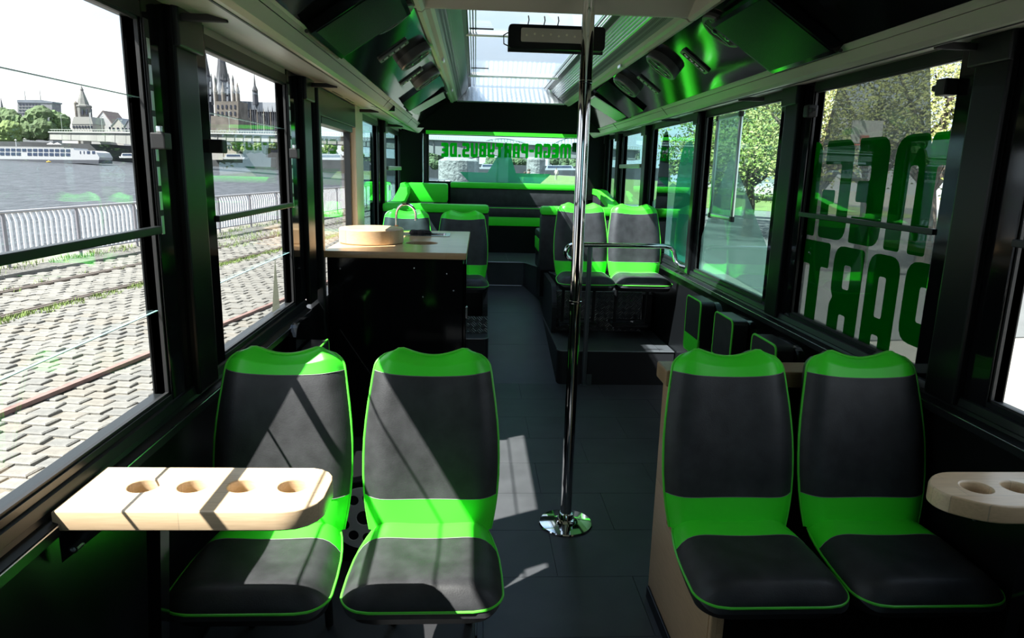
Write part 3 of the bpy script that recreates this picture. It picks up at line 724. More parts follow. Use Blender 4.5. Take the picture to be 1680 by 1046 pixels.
# ------------------------------------------------------------------ wheel arch podiums with rear seat rows
tread = plate_mat('tread_plate_dark', (.22, .22, .23), .34, 26)
mat_top = mat('podium_top_vinyl', (.06, .063, .066), .4, noise=(9, .15))
LW = thing('wheel_arch_podium', 'black wheel arch podium with tread plate behind the bar counter', 'podium', (-.38, 5.6, 0))
def podium(T, x0, x1, y0, y1, rad, inner):
    poly = [(x0, y0), (x1, y0), (x1, y1), (x0, y1)]
    r = [rad if inner == 'x0' else 0, rad if inner == 'x1' else 0, 0, 0]
    MB().prism(round_poly(poly, r, 6), 2, 0, .262).build('body', pod_m, T)
    MB().prism(round_poly(poly, r, 6), 2, .262, .274).build('top', mat_top, T)
    e = [Vector((p[0], p[1], .270)) for p in round_poly(poly, r, 6)]
    pts = e[:-2] if inner == 'x0' else e[:-1]
    MB().tube(pts, .005, 6).build('edge_trim', trim_edge, T)
podium(LW, XL+.04, .125, 5.45, 6.5, .06, 'x1')
RW = thing('wheel_arch_podium', 'wide black wheel arch podium with tread plate under the right rear seats', 'podium', (1.1, 5.6, 0))
podium(RW, .655, XR-.01, 5.09, 6.5, .06, 'x0')
uvbuild(MB().box((.70, 5.78, .274), (1.46, 5.80, .62)), 'tread_plate', tread, RW)
MB().box((1.46, 5.10, .274), (1.462, 5.79, .276)).build('corner_trim', steel, RW)
MB().tube([(1.462, 5.77, .276), (1.462, 5.77, .60)], .004, 6).build('corner_trim', steel, RW)
uvbuild(MB().box((-.05, 5.62, .274), (.118, 5.64, .42)), 'tread_plate', tread, LW)
MB().prism(round_poly([(5.66, .27), (6.5, .27), (6.5, .68), (5.78, .68), (5.66, .52)], .05), 0, .665, .705).build('side_cheek', pod_m, RW)
MB().prism(round_poly([(5.66, .27), (6.5, .27), (6.5, .68), (5.78, .68), (5.66, .52)], .05), 0, .075, .118).build('side_cheek', pod_m, LW)
MB().box((.705, 5.80, .274), (XR-.02, 6.4, .60)).build('seat_box', pod_m, RW)
MB().box((XL+.02, 5.80, .274), (.075, 6.4, .60)).build('seat_box', pod_m, LW)
for x in (.876, 1.322): MB().bbox((x-.15, 5.54, .36), (x+.15, 5.80, .383), .004).build('seat_bracket', pod_m, RW)
g2 = 'seats on the wheel arch podiums'
zr = .285
seat('rear right seat right behind the chrome pole', (.876, 5.55, .383), g2)
seat('rear right seat in full sun beside the chrome handrail', (1.322, 5.55, .383), g2)
seat('rear left seat behind the tap', (-.60, 6.0, zr-.01), g2)
seat('rear left seat beside the aisle, behind the counter corner', (-.105, 6.0, zr-.01), g2)
# ------------------------------------------------------------------ tip-up seats on the walls
def tipup(label, y, x, s, w=.27, dz=0.0):
    t = thing('tip_up_seat', label, 'seat', (x, y, .52), 'tip-up seats along the walls')
    # cushion folded up against its backrest; s=+1 faces the aisle from the right wall
    def P(d, yy, z): return (x+s*d, yy, z)
    ol = round_poly([(y-w/2, .535), (y+w/2, .535), (y+w/2, .88), (y-w/2, .88)], .035, 5)
    def slab(z0, z1, nm, m):
        pl = [p for p in ol if z0-1e-6 <= p[1] <= z1+1e-6]
        ys = [y-w/2, y+w/2]
        if z0 > .6: pl = [(y-w/2, z0)]+[p for p in ol if p[1] > z0+1e-4][::1]+[(y+w/2, z0)]
        return pl
    up = [p for p in ol if p[1] > .66]; lo = [p for p in ol if p[1] < .66]
    cy_ = lambda pts: sorted(pts, key=lambda p: math.atan2(p[1]-sum(q[1] for q in pts)/len(pts), p[0]-sum(q[0] for q in pts)/len(pts)))
    MB().prism(cy_(up+[(y-w/2, .645), (y+w/2, .645)]), 0, x, x+s*.012).build('cushion_panel', leather, t)
    MB().prism(cy_(lo+[(y-w/2, .645), (y+w/2, .645)]), 0, x, x+s*.012).build('cushion_band', green, t)
    MB().prism(ol, 0, x+s*.012, x+s*.085).build('cushion_side', shell_m, t)
    MB().tube([(x+s*.002, p[0], p[1]) for p in ol], .0055, 7, closed=True).build('piping', piping_m, t)
    bo = round_poly([(y-w/2-.04, .62), (y+w/2+.04, .62), (y+w/2+.02, 1.0 if s < 0 else .872), (y-w/2-.02, 1.0 if s < 0 else .872)], .08, 5)
    MB().prism(bo, 0, x+s*.095, x+s*.13).build('backrest', gloss_black, t)
    MB().bbox((min(x+s*.03, x+s*.13), y-w/2-.05, .50), (max(x+s*.03, x+s*.13), y-w/2-.01, .60), .012).build('hinge', shell_m, t)
    for ch in t.children: ch.location.z += dz
    return t
tipup('tip-up wall seat nearest the rear, green lower band in view', 4.09, 1.36, 1)
tipup('middle tip-up wall seat of the three on the right', 3.57, 1.36, 1)
tipup('front tip-up wall seat just behind the oak cap rail', 3.04, 1.36, 1)
tipup('single tip-up seat on the river side wall before the bar', 3.30, -.735, -1, .24, -.115)
# ------------------------------------------------------------------ chrome handrail with grey post
HR = thing('handrail', 'chrome handrail curling at one end with a grey post beside the rear podium', 'rail', (.865, 5.07, 0))
post_m = mat('grey_post', (.16, .18, .19), .3, .7)
MB().lathe([(.03, 0), (.03, .006), (.019, .008), (.019, 1.095)], (.865, 5.07, 0), 20).build('post', post_m, HR, True)
MB().bbox((.885, 5.06, .0), (.925, 5.075, .09), .003).build('post_bracket', post_m, HR)
pts = [(.72+.045*math.cos(a), 5.05-.01*q/300, 1.05+.045*math.sin(a)) for q, a in [(q, math.radians(q)) for q in range(-150, 91, 20)]][::1]
pts = [(.735-.055*math.sin(a), 5.045, 1.042+.055*math.cos(a)) for a in [math.radians(q) for q in range(170, -1, -17)]]
pts += [(.80, 5.05, 1.097), (1.0, 5.06, 1.098), (1.42, 5.06, 1.098), (1.47, 5.055, 1.092), (1.495, 5.04, 1.065), (1.50, 5.02, 1.02), (1.508, 5.0, .985), (1.53, 4.96, .965), (1.565, 4.92, .96)]
MB().tube(pts, .0175, 12).build('rail', chrome, HR, True)
MB().lathe([(.033, 0), (.033, .008), (.018, .012)], (1.575, 4.915, .96), 20, (-1, 0, 0)).build('wall_flange', chrome, HR, True)
# ------------------------------------------------------------------ silver poster frame in the window
SF = thing('poster_frame', 'empty silver snap frame hanging in the green tinted window', 'frame', (1.5, 4.14, 1.4))
x = 1.50; ya, yb, za, zb = 3.95, 4.325, 1.378, 1.97
for a, b, nm in (((ya-.012, za), (ya+.014, zb), 0), ((yb-.014, za), (yb+.012, zb), 0), ((ya, za-.012), (yb, za+.014), 1), ((ya, zb-.014), (yb, zb+.012), 1)):
    MB().bbox((x-.010, a[0], a[1]), (x+.008, b[0], b[1]), .005).build('frame_profile', alu, SF, True)
MB().box((x, ya, za), (x+.003, yb, zb)).build('sheet', film('clear_sheet', (.66, .80, .76), (.5, .62, .58), .30), SF)
for yy, zz in ((ya, za), (yb, za), (ya, zb), (yb, zb)): MB().bbox((x-.013, yy-.016, zz-.016), (x+.010, yy+.016, zz+.016), .006).build('corner_cap', rubber, SF)
# ------------------------------------------------------------------ rear lounge bench
RBn = thing('lounge_bench', 'black and green lounge bench below the back window', 'bench', (.34, 8.2, st_top))
def soft(lo, hi, nm, m, T, r=.025): return MB().bbox(lo, hi, r).build(nm, m, T, True)
soft((-.30, 8.38, 1.405), (1.38, 8.60, 1.478), 'top_roll', green, RBn)
soft((-.30, 8.40, 1.20), (1.38, 8.58, 1.408), 'back_cushion', leather, RBn)
soft((-.55, 7.92, 1.10), (1.45, 8.42, 1.205), 'seat_cushion', leather, RBn)
MB().tube([(-.5, 7.935, 1.204), (1.4, 7.935, 1.204)], .005, 6).build('piping', piping_m, RBn)
soft((-.55, 7.93, 1.0), (1.45, 8.40, 1.105), 'front_band', green, RBn, .012)
MB().box((-.84, 7.95, st_top), (1.50, 8.55, 1.005)).build('base', satin_black, RBn)
LC = thing('corner_cushion', 'boxy lime green headrest cushion in the rear left corner', 'cushion', (-.56, 8.2, 1.25))
soft((-.86, 7.98, 1.245), (-.32, 8.28, 1.462), 'cushion', green, LC, .03)
MB().tube([(-.85, 7.99, 1.445), (-.33, 7.99, 1.445)], .005, 6).build('seam', piping_m, LC)
soft((-.86, 7.90, 1.05), (-.32, 8.28, 1.245), 'lower_cushion', leather, LC)
# benches behind the podium seats, facing the lounge
for s in (-1, 1):
    T = thing('lounge_side_bench', 'green edged %s lounge bench back behind the rear seats' % ('left' if s < 0 else 'right'), 'bench', (XC+s*.75, 6.6, .5))
    x0, x1 = (XL+.045, .13) if s < 0 else (.62, XR-.045)
    soft((x0, 6.42, 1.225), (x1, 6.60, 1.305), 'top_roll', green, T, .03)
    soft((x0, 6.44, .70), (x1, 6.58, 1.23), 'back_cushion', leather, T)
    soft((x0, 6.58, .98), (x1, 7.05, 1.06), 'seat_cushion', leather, T)
    soft((x0, 6.60, .86), (x1, 7.04, .985), 'front_band', green, T, .012)
    MB().box((x0+.01, 6.45, .45), (x1-.01, 7.02, .87)).build('base', satin_black, T)
    xx = XL+.05 if s < 0 else XR-.05
    a, b = sorted((xx, xx-s*.10))
    # side backrest climbing to the rear corner
    pr = round_poly([(6.50, 1.0), (8.40, 1.0), (8.40, 1.43), (8.05, 1.42), (7.3, 1.29), (6.50, 1.285)], .02)
    MB().prism(pr, 0, a, b).build('side_back', leather, T)
    for (p, q) in (((6.50, 1.29), (7.3, 1.295)), ((7.3, 1.295), (8.05, 1.425)), ((8.05, 1.425), (8.40, 1.435))):
        MB().hexa([(a-.01, p[0], p[1]-.06), (b+.01, p[0], p[1]-.06), (b+.01, q[0], q[1]-.06), (a-.01, q[0], q[1]-.06)], [(a-.01, p[0], p[1]), (b+.01, p[0], p[1]), (b+.01, q[0], q[1]), (a-.01, q[0], q[1])]).build('side_roll', green, T)
# ------------------------------------------------------------------ ceiling fittings
def panel_frame(s):
    """origin and axes of the sloping speaker panel: along the bus, up the slope, out of it"""
    p0 = Vector((-.562 if s < 0 else mx_(-.562), 0, 2.069)); p1 = Vector((-.262 if s < 0 else mx_(-.262), 0, 2.289))
    up = (p1-p0).normalized(); al = Vector((0, 1, 0)); n = up.cross(al) if s < 0 else al.cross(up)
    if n.z > 0: n = -n
    return p0, up, al, n
def on_panel(u, v, s):
    p0, up, al, n = panel_frame(s); q = atp(u, v, p0, n); return q, (q-p0).dot(up), q.y
cone_m = mat('speaker_cone', (.03, .03, .032), .4)
grey_ring = mat('speaker_ring_grey', (.10, .105, .10), .35, .3)
def ceil_speaker(label, s, y, h=.19, r=.085, deep=.0, ring=None):
    p0, up, al, n = panel_frame(s); c = p0+up*h; c.y = y
    t = thing('ceiling_speaker', label, 'speaker', c, 'round loudspeakers in the roof panels')
    MB().lathe([(r*1.12, 0), (r*1.12, .01+deep), (r*1.06, .016+deep), (r*.92, .016+deep), (r*.86, .010+deep)], c, 32, n).build('ring', ring or grey_ring, t, True)
    MB().lathe([(r*.88, .012+deep), (r*.4, .002+deep*.5), (r*.36, .006+deep*.5), (r*.22, .018+deep*.6), (0, .022+deep*.6)], c, 28, n).build('cone', cone_m, t, True)
    for k in (-1, 1):
        o_ = up*0+al*(r*.38*k)
        MB().tube([c+o_+n*(.017+deep)-up*(r*.82), c+o_+n*(.019+deep)+up*(r*.82)], .0025, 6).build('grille_bar', steel, t)
    for k in range(3):
        a = 2.1*k+.4; q = c+n*(.014+deep)+(al*math.cos(a)+up*math.sin(a))*r*.45
        MB().lathe([(.012, 0), (.013, .006), (0, .010)], q, 12, n).build('tweeter', steel, t, True)
    return t
vent_m = mat('vent_plate_grey', (.16, .18, .16), .35, .4)
def spot_vent(label, s, y, h=.12, L_=.17, W_=.065):
    p0, up, al, n = panel_frame(s); c = p0+up*h; c.y = y
    t = thing('spot_vent', label, 'vent', c, 'four-hole fittings in the roof panels')
    M = basis(c+n*.006, up, al, None)
    ol = round_poly([(-L_/2, -W_/2), (L_/2, -W_/2), (L_/2, W_/2), (-L_/2, W_/2)], .012)
    inn = round_poly([(-L_*.42, -W_*.34), (L_*.42, -W_*.34), (L_*.42, W_*.34), (-L_*.42, W_*.34)], .016)
    link('plate', plate(ol, [inn], M, .012, .002, 'plate', vent_m), t)
    for k in range(4):
        q = c+n*.004+up*((k-1.5)*L_*.20); MB().lathe([(.013, 0), (.013, .008), (.009, .010), (.005, .004), (0, .004)], q, 14, n).build('nozzle', alu, t, True)
    M2 = basis(c+n*.002, up, al, None); link('backing', plate(inn, [], M2, .004, 0, 'backing', rubber), t)
def screen(label, s, y, w, h0, h1, tilt=.0, deep=.03, face=None, frame=None):
    """flip-down monitor lying on the roof panel"""
    p0, up, al, n = panel_frame(s)
    t = thing('flip_screen', label, 'screen', p0+up*h0+al*y, 'monitors hinged to the roof panels')
    def Q(a, b, d): return p0+al*(y+a)+up*b+n*(d+tilt*(b-h0))
    c = [Q(-w/2, h0, .002), Q(w/2, h0, .002), Q(w/2, h1, .002), Q(-w/2, h1, .002)]; d = [Q(-w/2, h0, deep), Q(w/2, h0, deep), Q(w/2, h1, deep), Q(-w/2, h1, deep)]
    MB().hexa(c, d).build('housing', gloss_black, t)
    e = .018
    d2 = [Q(-w/2+e, h0+e, deep), Q(w/2-e, h0+e, deep), Q(w/2-e, h1-e, deep), Q(-w/2+e, h1-e, deep)]; d3 = [p+n*.002 for p in d2]
    MB().hexa(d2, d3).build('display', face or mat('dark_screen', (.005, .010, .006), .25, spec=.07), t)
    MB().tube([Q(-w/2, h0-.006, deep*.6), Q(w/2, h0-.006, deep*.6)], .007, 8).build('hinge', rubber, t)
    return t
for s, nm in ((-1, 'river side'), (1, 'car park side')):
    for y, w_ in ((3.0, 'next to the large monitor'), (3.9, 'second from the front'), (4.82, 'before the small grey monitor'), (6.02, 'last before the rear')):
        ceil_speaker('round loudspeaker in the %s roof panel, %s' % (nm, w_), s, y, .265, .088, .03 if y > 3.5 else .005)
    for y, w_ in ((3.55, 'front'), (4.49, 'rear')):
        spot_vent('four-hole fitting in the %s roof panel, the %s one' % (nm, w_), s, y, .19)
    screen('large dark flip-down monitor on the %s roof panel' % nm, s, 2.66, .52, .0, .33, .06, .035)
    screen('small grey flip-down monitor on the %s roof panel near the rear' % nm, s, 5.80, .46, .02, .345, .12, .03, mat('grey_screen', (.30, .40, .33), .25))
    p0, up, al, n = panel_frame(s)
    t = thing('monitor_arm', 'black hinged slab beside the small %s monitor' % nm, 'bracket', p0+al*5.3)
    def Q(a, b, d): return p0+al*a+up*b+n*d
    MB().hexa([Q(5.08, .03, .002), Q(5.50, .03, .002), Q(5.50, .36, .002), Q(5.08, .36, .002)], [Q(5.08, .03, .022), Q(5.50, .03, .045), Q(5.50, .36, .045), Q(5.08, .36, .022)]).build('slab', gloss_black, t)
# green cable clip below the right monitor
CL = thing('cable_clip', 'small lime tag with a loose cable end under the right monitor', 'cable', (1.22, 2.75, 2.07))
MB().tube([at(1287, 106, x=1.215), at(1300, 101, x=1.215)], .005, 6).build('tag', piping_m, CL)
MB().tube([at(p, q, x=1.215) for p, q in ((1302, 101), (1306, 100), (1310, 98), (1315, 97), (1321, 94), (1326, 89))], .0022, 6).build('cable', alu, CL)
# ---- work light hanging from the hatch beam
LF = thing('work_light', 'black bar light with an LED window hanging below the hatch beam', 'lamp', (.34, 3.17, 2.2))
lx0, lx1, lz0, lz1, ly = .135, .56, 2.145, 2.245, 3.16
MB().prism(round_poly([(lx0, lz0), (lx1, lz0), (lx1, lz1), (lx0, lz1)], .02, 4), 1, ly, ly+.05).build('housing', satin_black, LF)
MB().prism(round_poly([(lx0+.055, lz0+.028), (.50, lz0+.028), (.50, lz1-.015), (lx0+.055, lz1-.015)], .008, 3), 1, ly-.003, ly+.001).build('led_window', mat('led_lens', (.42, .42, .36), .3), LF)
for k in range(9): MB().lathe([(.005, 0), (.005, .002), (0, .003)], (lx0+.08+.035*k, ly-.003, lz0+.055+(.006 if k % 2 else 0)), 8, (0, -1, 0)).build('led', mat('led_dot', (.7, .72, .55), .3), LF)
MB().tube([(lx0+.02, ly+.02, lz1-.02), (lx0-.02, ly+.02, lz1-.045), (lx0-.018, ly+.02, lz0+.02), (lx0+.02, ly+.02, lz0+.004)], .003, 6).build('cable', rubber, LF)
for x in (.22, .29, .35, .48): MB().tube([(x, ly+.02, lz1), (x+.004, ly+.01, lz1+.02), (x, ly-.0, lz1+.035)], .003, 6).build('hook', steel, LF)
MB().box((lx0, ly+.046, lz0-.008), (lx1, ly+.05, lz0+.02)).build('back_plate', rubber, LF)

# ================================================================== printed films on the windows
def glyph(ch):
    """outline, holes, width of a heavy rounded capital, unit height"""
    s_ = .20; w = .52; r = .09; q = .03
    def rp(p, R): return round_poly(p, R, 4)
    if ch == 'E': return rp([(0,0),(w,0),(w,.26),(.27,.26),(.27,.40),(w-.04,.40),(w-.04,.60),(.27,.60),(.27,.74),(w,.74),(w,1),(0,1)], [.16,q,q,q,q,q,q,q,q,q,q,.16]), [], w
    if ch == 'G': return rp([(0,0),(w,0),(w,.50),(.27,.50),(.27,.36),(.36,.36),(.36,.2),(.20,.2),(.20,.76),(w,.76),(w,1),(0,1)], [.16,.06,q,q,q,q,q,q,q,q,q,.16]), [], w
    if ch == 'A': return rp([(0,0),(s_,0),(s_,.26),(w-s_,.26),(w-s_,0),(w,0),(w,1),(0,1)], [q,q,q,q,q,q,.17,.17]), [rp([(s_,.42),(w-s_,.42),(w-s_,.80),(s_,.80)], .03)], w
    if ch == 'M': return rp([(0,0),(.20,0),(.20,.74),(.30,.74),(.30,0),(.50,0),(.50,.74),(.60,.74),(.60,0),(.80,0),(.80,1),(.42,1),(.40,.90),(.38,1),(0,1)], [q,q,.04,.04,q,q,.04,.04,q,q,.22,.16,0,.16,.22]), [], .80
    if ch == 'P': return rp([(0,0),(s_,0),(s_,.30),(w,.30),(w,1),(0,1)], [q,q,q,.16,.16,.05]), [rp([(s_,.50),(w-s_,.50),(w-s_,.80),(s_,.80)], .03)], w
    if ch == 'R': return rp([(0,0),(s_,0),(s_,.32),(w-s_,.32),(w-s_,0),(w,0),(w,.40),(w-.05,.47),(w,.54),(w,1),(0,1)], [q,q,.03,.03,q,q,.08,.02,.08,.16,.05]), [rp([(s_,.58),(w-s_,.58),(w-s_,.82),(s_,.82)], .03)], w
    if ch == 'T': return rp([(w/2-.11,0),(w/2+.11,0),(w/2+.11,.74),(w,.74),(w,1),(0,1),(0,.74),(w/2-.11,.74)], [q,q,q,q,.04,.04,q,q]), [], w
    if ch == 'Y': return rp([(0,0),(w,0),(w,1),(w-s_,1),(w-s_,.58),(s_,.58),(s_,1),(0,1),(0,.36),(w-s_,.36),(w-s_,.22),(0,.22)], [q,.16,q,q,.03,.03,q,q,.14,q,q,q]), [], w
    if ch == 'B': return rp([(0,0),(w,0),(w,.46),(w-.05,.50),(w,.54),(w,1),(0,1)], [.05,.16,.06,.02,.06,.16,.05]), [rp([(s_,.20),(w-s_,.20),(w-s_,.40),(s_,.40)], .03), rp([(s_,.60),(w-s_,.60),(w-s_,.80),(s_,.80)], .03)], w
    if ch == 'U': return rp([(0,0),(w,0),(w,1),(w-s_,1),(w-s_,.22),(s_,.22),(s_,1),(0,1)], [.17,.17,q,q,.03,.03,q,q]), [], w
    if ch == 'S': return rp([(0,0),(w,0),(w,.58),(.22,.58),(.22,.76),(w,.76),(w,1),(0,1),(0,.38),(w-.22,.38),(w-.22,.22),(0,.22)], [q,.16,.14,q,q,q,q,.16,.14,q,q,q]), [], w
    if ch == 'D': return rp([(0,0),(w,0),(w,1),(0,1)], [.03,.18,.18,.03]), [rp([(s_,.22),(w-s_,.22),(w-s_,.78),(s_,.78)], .03)], w
    if ch == '.': return rp([(0,0),(.2,0),(.2,.2),(0,.2)], .03), [], .2
    if ch == '-': return rp([(0,.38),(.32,.38),(.32,.58),(0,.58)], .03), [], .32
def letter(ch, o, ex, ez, sx, sz, m, parent, nm='letter'):
    ol, ho, w = glyph(ch); f = lambda pp: [(p[0]*sx, p[1]*sz) for p in pp]
    ol = f(ol); ho = [f(h) for h in ho]
    if Vector(ex).cross(Vector(ez)).length == 0: return
    return link(nm, plate(ol, ho, basis(o, ex, ez), .0008, 0, nm, m), parent)
# large capitals on the front right window, readable from outside (rows of MEGA and PARTY)
gx = XR+.034
hgt = .425
KX = 1.028      # the film sits on the outer face of the glass
def KZ(z): return 1.62+(z-1.62)*KX
for ch, ya, yb in (('M', 2.155, 2.548), ('E', 2.585, 2.802), ('G', 2.835, 3.065), ('A', 3.10, 3.33)):
    w = glyph(ch)[2]; letter(ch, (gx, ya*KX, KZ(1.362)), (0,1,0), (0,0,1), (yb-ya)*KX/w, hgt*KX, film_green, W10, 'letter')
for ch, ya, yb in (('P', 2.155, 2.385), ('A', 2.42, 2.628), ('R', 2.662, 2.893), ('T', 2.935, 3.172), ('Y', 3.205, 3.43)):
    w = glyph(ch)[2]; letter(ch, (gx, ya*KX, KZ(.918)), (0,1,0), (0,0,1), (yb-ya)*KX/w, hgt*KX, film_green, W10, 'letter')
# grey tower shape behind the capitals
fo = [(2.20, .93), (3.50, .93), (3.32, 1.20), (3.055, 2.03), (2.425, 2.03), (2.33, 1.6), (2.25, 1.2)]
fo = [(2.20, .92), (3.30, .92), (3.30, 1.35), (3.125, 1.75), (3.045, 2.03), (2.432, 2.03), (2.352, 1.72), (2.25, 1.35)]
fo = [(a*KX, KZ(b)) for a, b in fo]
link('tower_film', plate(fo, [], basis((gx+.004, 0, 0), (0,1,0), (0,0,1)), .0006, 0, 'tower_film', film_grey), W10)
# rounded peaks on the window behind
def arch_poly(c, hw, top, bot): return [(c-hw, bot)]+[(c-hw*math.cos(a)**.7 if math.cos(a) > 0 else c+hw*abs(math.cos(a))**.7, bot+(top-bot)*math.sin(a)) for a in [math.radians(q) for q in range(4, 180, 8)]]+[(c+hw, bot)]
link('peak_film', plate(arch_poly(5.93, .20, 1.985, .96), [], basis((gx, 0, 0), (0,1,0), (0,0,1)), .0006, 0, 'peak_film', film_dark), W8)
link('peak_film', plate(arch_poly(5.28, .30, 1.875, .96), [], basis((gx+.002, 0, 0), (0,1,0), (0,0,1)), .0006, 0, 'peak_film', film_star), W8)
link('hill_film', plate([(4.98, .95), (6.25, .95), (6.25, 1.38), (5.65, 1.56), (4.98, 1.45)], [], basis((gx+.006, 0, 0), (0,1,0), (0,0,1)), .0006, 0, 'hill_film', film_haze), W8)
link('haze_film', plate([(3.58, .95), (4.80, .95), (4.80, 1.2), (4.36, 1.76), (3.58, 1.16)], [], basis((gx, 0, 0), (0,1,0), (0,0,1)), .0006, 0, 'haze_film', film_haze), W9)
link('spire_film', plate([(3.16, .95), (3.285, .95), (3.245, 1.20)], [], basis((XL-.034, 0, 0), (0,1,0), (0,0,1)), .0006, 0, 'spire_film', film('pale_film', (.35, .36, .32), (.5, .52, .45), .5)), W2)
link('peak_film', plate(arch_poly(6.35, .14, 1.93, .96), [], basis((XL-.034, 0, 0), (0,1,0), (0,0,1)), .0006, 0, 'peak_film', film_dark), W4)
# web address on the back window, read from outside
txt = 'MEGA-PARTYBUS.DE'; tot = sum(glyph(c)[2]+.085 for c in txt)-.085
xa, xb = 1.178, -.422; k = (xa-xb)/tot; x = xa
for i, ch in enumerate(txt):
    w = glyph(ch)[2]; zz = lerp(1.795, 1.768, (xa-x)/(xa-xb))
    letter(ch, (x, RY+.031, zz), (-1,0,0), (0,0,1), k, .172, film_green2, W12, 'letter')
    x -= (w+.085)*k
star = [(-.195, 1.597), (.149, 1.595), (.373, 1.975), (.503, 1.597), (.941, 1.597), (.80, 1.47), (-.07, 1.47)]
link('star_film', plate(star, [], basis((0, RY+.034, 0), (1,0,0), (0,0,1)), .0006, 0, 'star_film', film_star), W12)
link('badge_film', plate(round_poly([(1.19, 1.87), (1.262, 1.87), (1.262, 1.985), (1.19, 1.985)], .02), [], basis((0, RY+.031, 0), (1,0,0), (0,0,1)), .0006, 0, 'badge_film', film('badge_green', (.0, .08, .02), (.0, .2, .04), .7)), W12)
link('arch_film', plate([(5.6, .95), (6.5, .95), (6.5, 1.0), (5.6, 1.0)], [], basis((XL-.036, 0, 0), (0,1,0), (0,0,1)), .0006, 0, 'arch_film', film_star), W4)
# ================================================================== outside: quay and river
random.seed(11)
QD = Vector((.18, .984, 0)).normalized(); QN = Vector((-QD.y, QD.x, 0))      # along the quay, across it to the river
def Q3(s, t, z=0.0):
    p = QD*s+QN*t; return Vector((p.x, p.y, gz(p.x, p.y, z)))
def st(p): p = Vector((p[0], p[1], 0)); return p.dot(QD), p.dot(QN)
RS, RT = st(ong(17, 442)); 
_, RT2 = st(ong(228, 405.4)); RT = (RT+RT2)/2      # railing line
joint_m = mat('paving_joints', (.125, .112, .088), .95, noise=(6, .3))
cob_m = mat('cobble_stone', (.138, .132, .118), .8, noise=(4, .22), bump=(40, .5, .01))
cob_ms = [mat('cobble_stone_%s' % n, c, .8, noise=(9, .2), bump=(45, .5, .01)) for n, c in (('grey', (.140,.135,.122)), ('pale', (.152,.146,.130)), ('warm', (.146,.134,.114)), ('dark', (.124,.121,.112)))]
QY = tag(empty('quay'), 'cobbled quay with sunken rails between the bus and the river railing', 'quay', None, 'structure')
b = [Q3(-30, .9, -.06), Q3(-30, RT+.55, -.06), Q3(160, RT+.55, -.06), Q3(160, .9, -.06)]
MB().hexa([p-Vector((0, 0, 5)) for p in b], [p+Vector((0, 0, .040)) for p in b]).build('quay_bed', joint_m, QY)
def stone_mesh(k):
    r = random.Random(k); w, d = .097, .070; n = 4
    base = [(-w, -d), (w, -d), (w, d), (-w, d)]
    j = lambda a: a*(1+r.uniform(-.09, .07))
    lo = [(j(x), j(y), -.05) for x, y in base]; mi = [(x, y, .004) for x, y, _ in lo]
    tp = [(x*.90, y*.86, .0105+r.uniform(-.003, .003)) for x, y, _ in lo]
    v = lo+mi+tp; f = [(8,9,10,11)]+[(i, (i+1)%4, 4+(i+1)%4, 4+i) for i in range(4)]+[(4+i, 4+(i+1)%4, 8+(i+1)%4, 8+i) for i in range(4)]
    return v, f
variants = [stone_mesh(k) for k in range(8)]; vme = []
for i, (v, f) in enumerate(variants):
    for c in range(4):
        me = bpy.data.meshes.new('cobble'); me.from_pydata(v, [], f); me.materials.append(cob_ms[c]); vme.append(me)
rails_t = [st(ong(0, 480))[1], st(ong(0, 520))[1]]
stones = []
row = 0; s = 1.5
while s < 26:
    t = 1.95+(.10 if row % 2 else 0)
    while t < RT-.55:
        p = Q3(s+random.uniform(-.008, .008), t+random.uniform(-.01, .01), random.uniform(-.02, -.008))
        d = p-CAM; zc = d.dot(AF)
        if zc > .3:
            u = CX+F_PX*d.dot(AX)/zc; v = CY+F_PX*d.dot(AY)/zc
            # visible through the two clear front windows
            tt = -.9/p.x; zz = H+(p.z-H)*tt; yy = p.y*tt
            vis = -30 < u < 500 and zz > .9 and yy < 3.6
            if all(abs(t-q) > .11 for q in rails_t) and (vis or (450 < u < 620 and zz > .9)): stones.append((zc, vis, p, random.uniform(-.06, .06), random.uniform(.92, 1.06)))
        t += .205
    s += .152; row += 1
stones.sort(key=lambda q: (not q[1], q[0]))
rest = MB(); ang = math.atan2(QN.y, QN.x)
for i, (zc, vis, p, rz, sc) in enumerate(stones):
    if i < 300:
        o = bpy.data.objects.new('cobble', random.choice(vme)); C.objects.link(o); o.parent = QY
        o.location = p; o.rotation_euler = (0, TX, ang+rz); o.scale = (sc, sc, 1)
    else:
        v, f = random.choice(variants); M = Matrix.Translation(p) @ Matrix.Rotation(ang+rz, 4, 'Z') @ Matrix.Diagonal((sc, sc, 1, 1))
        rest.add([M@Vector(q) for q in v], f)
o = rest.build('cobbles', cob_m, QY); o['kind'] = 'stuff'
rail_m = mat('rusty_rail', (.16, .13, .11), .5, .5)
for q in rails_t:
    for dt in (-.035, .035):
        a, b_ = Q3(-5, q+dt), Q3(90, q+dt); MB().hexa([a+Vector((-.02, 0, -.06)), a+Vector((.02, 0, -.06)), b_+Vector((.02, 0, -.06)), b_+Vector((-.02, 0, -.06))], [a+Vector((-.018, 0, .012)), a+Vector((.018, 0, .012)), b_+Vector((.018, 0, .012)), b_+Vector((-.018, 0, .012))]).build('track_rail', rail_m, QY)
a, b_ = Q3(0, 3.78), Q3(40, 3.78)
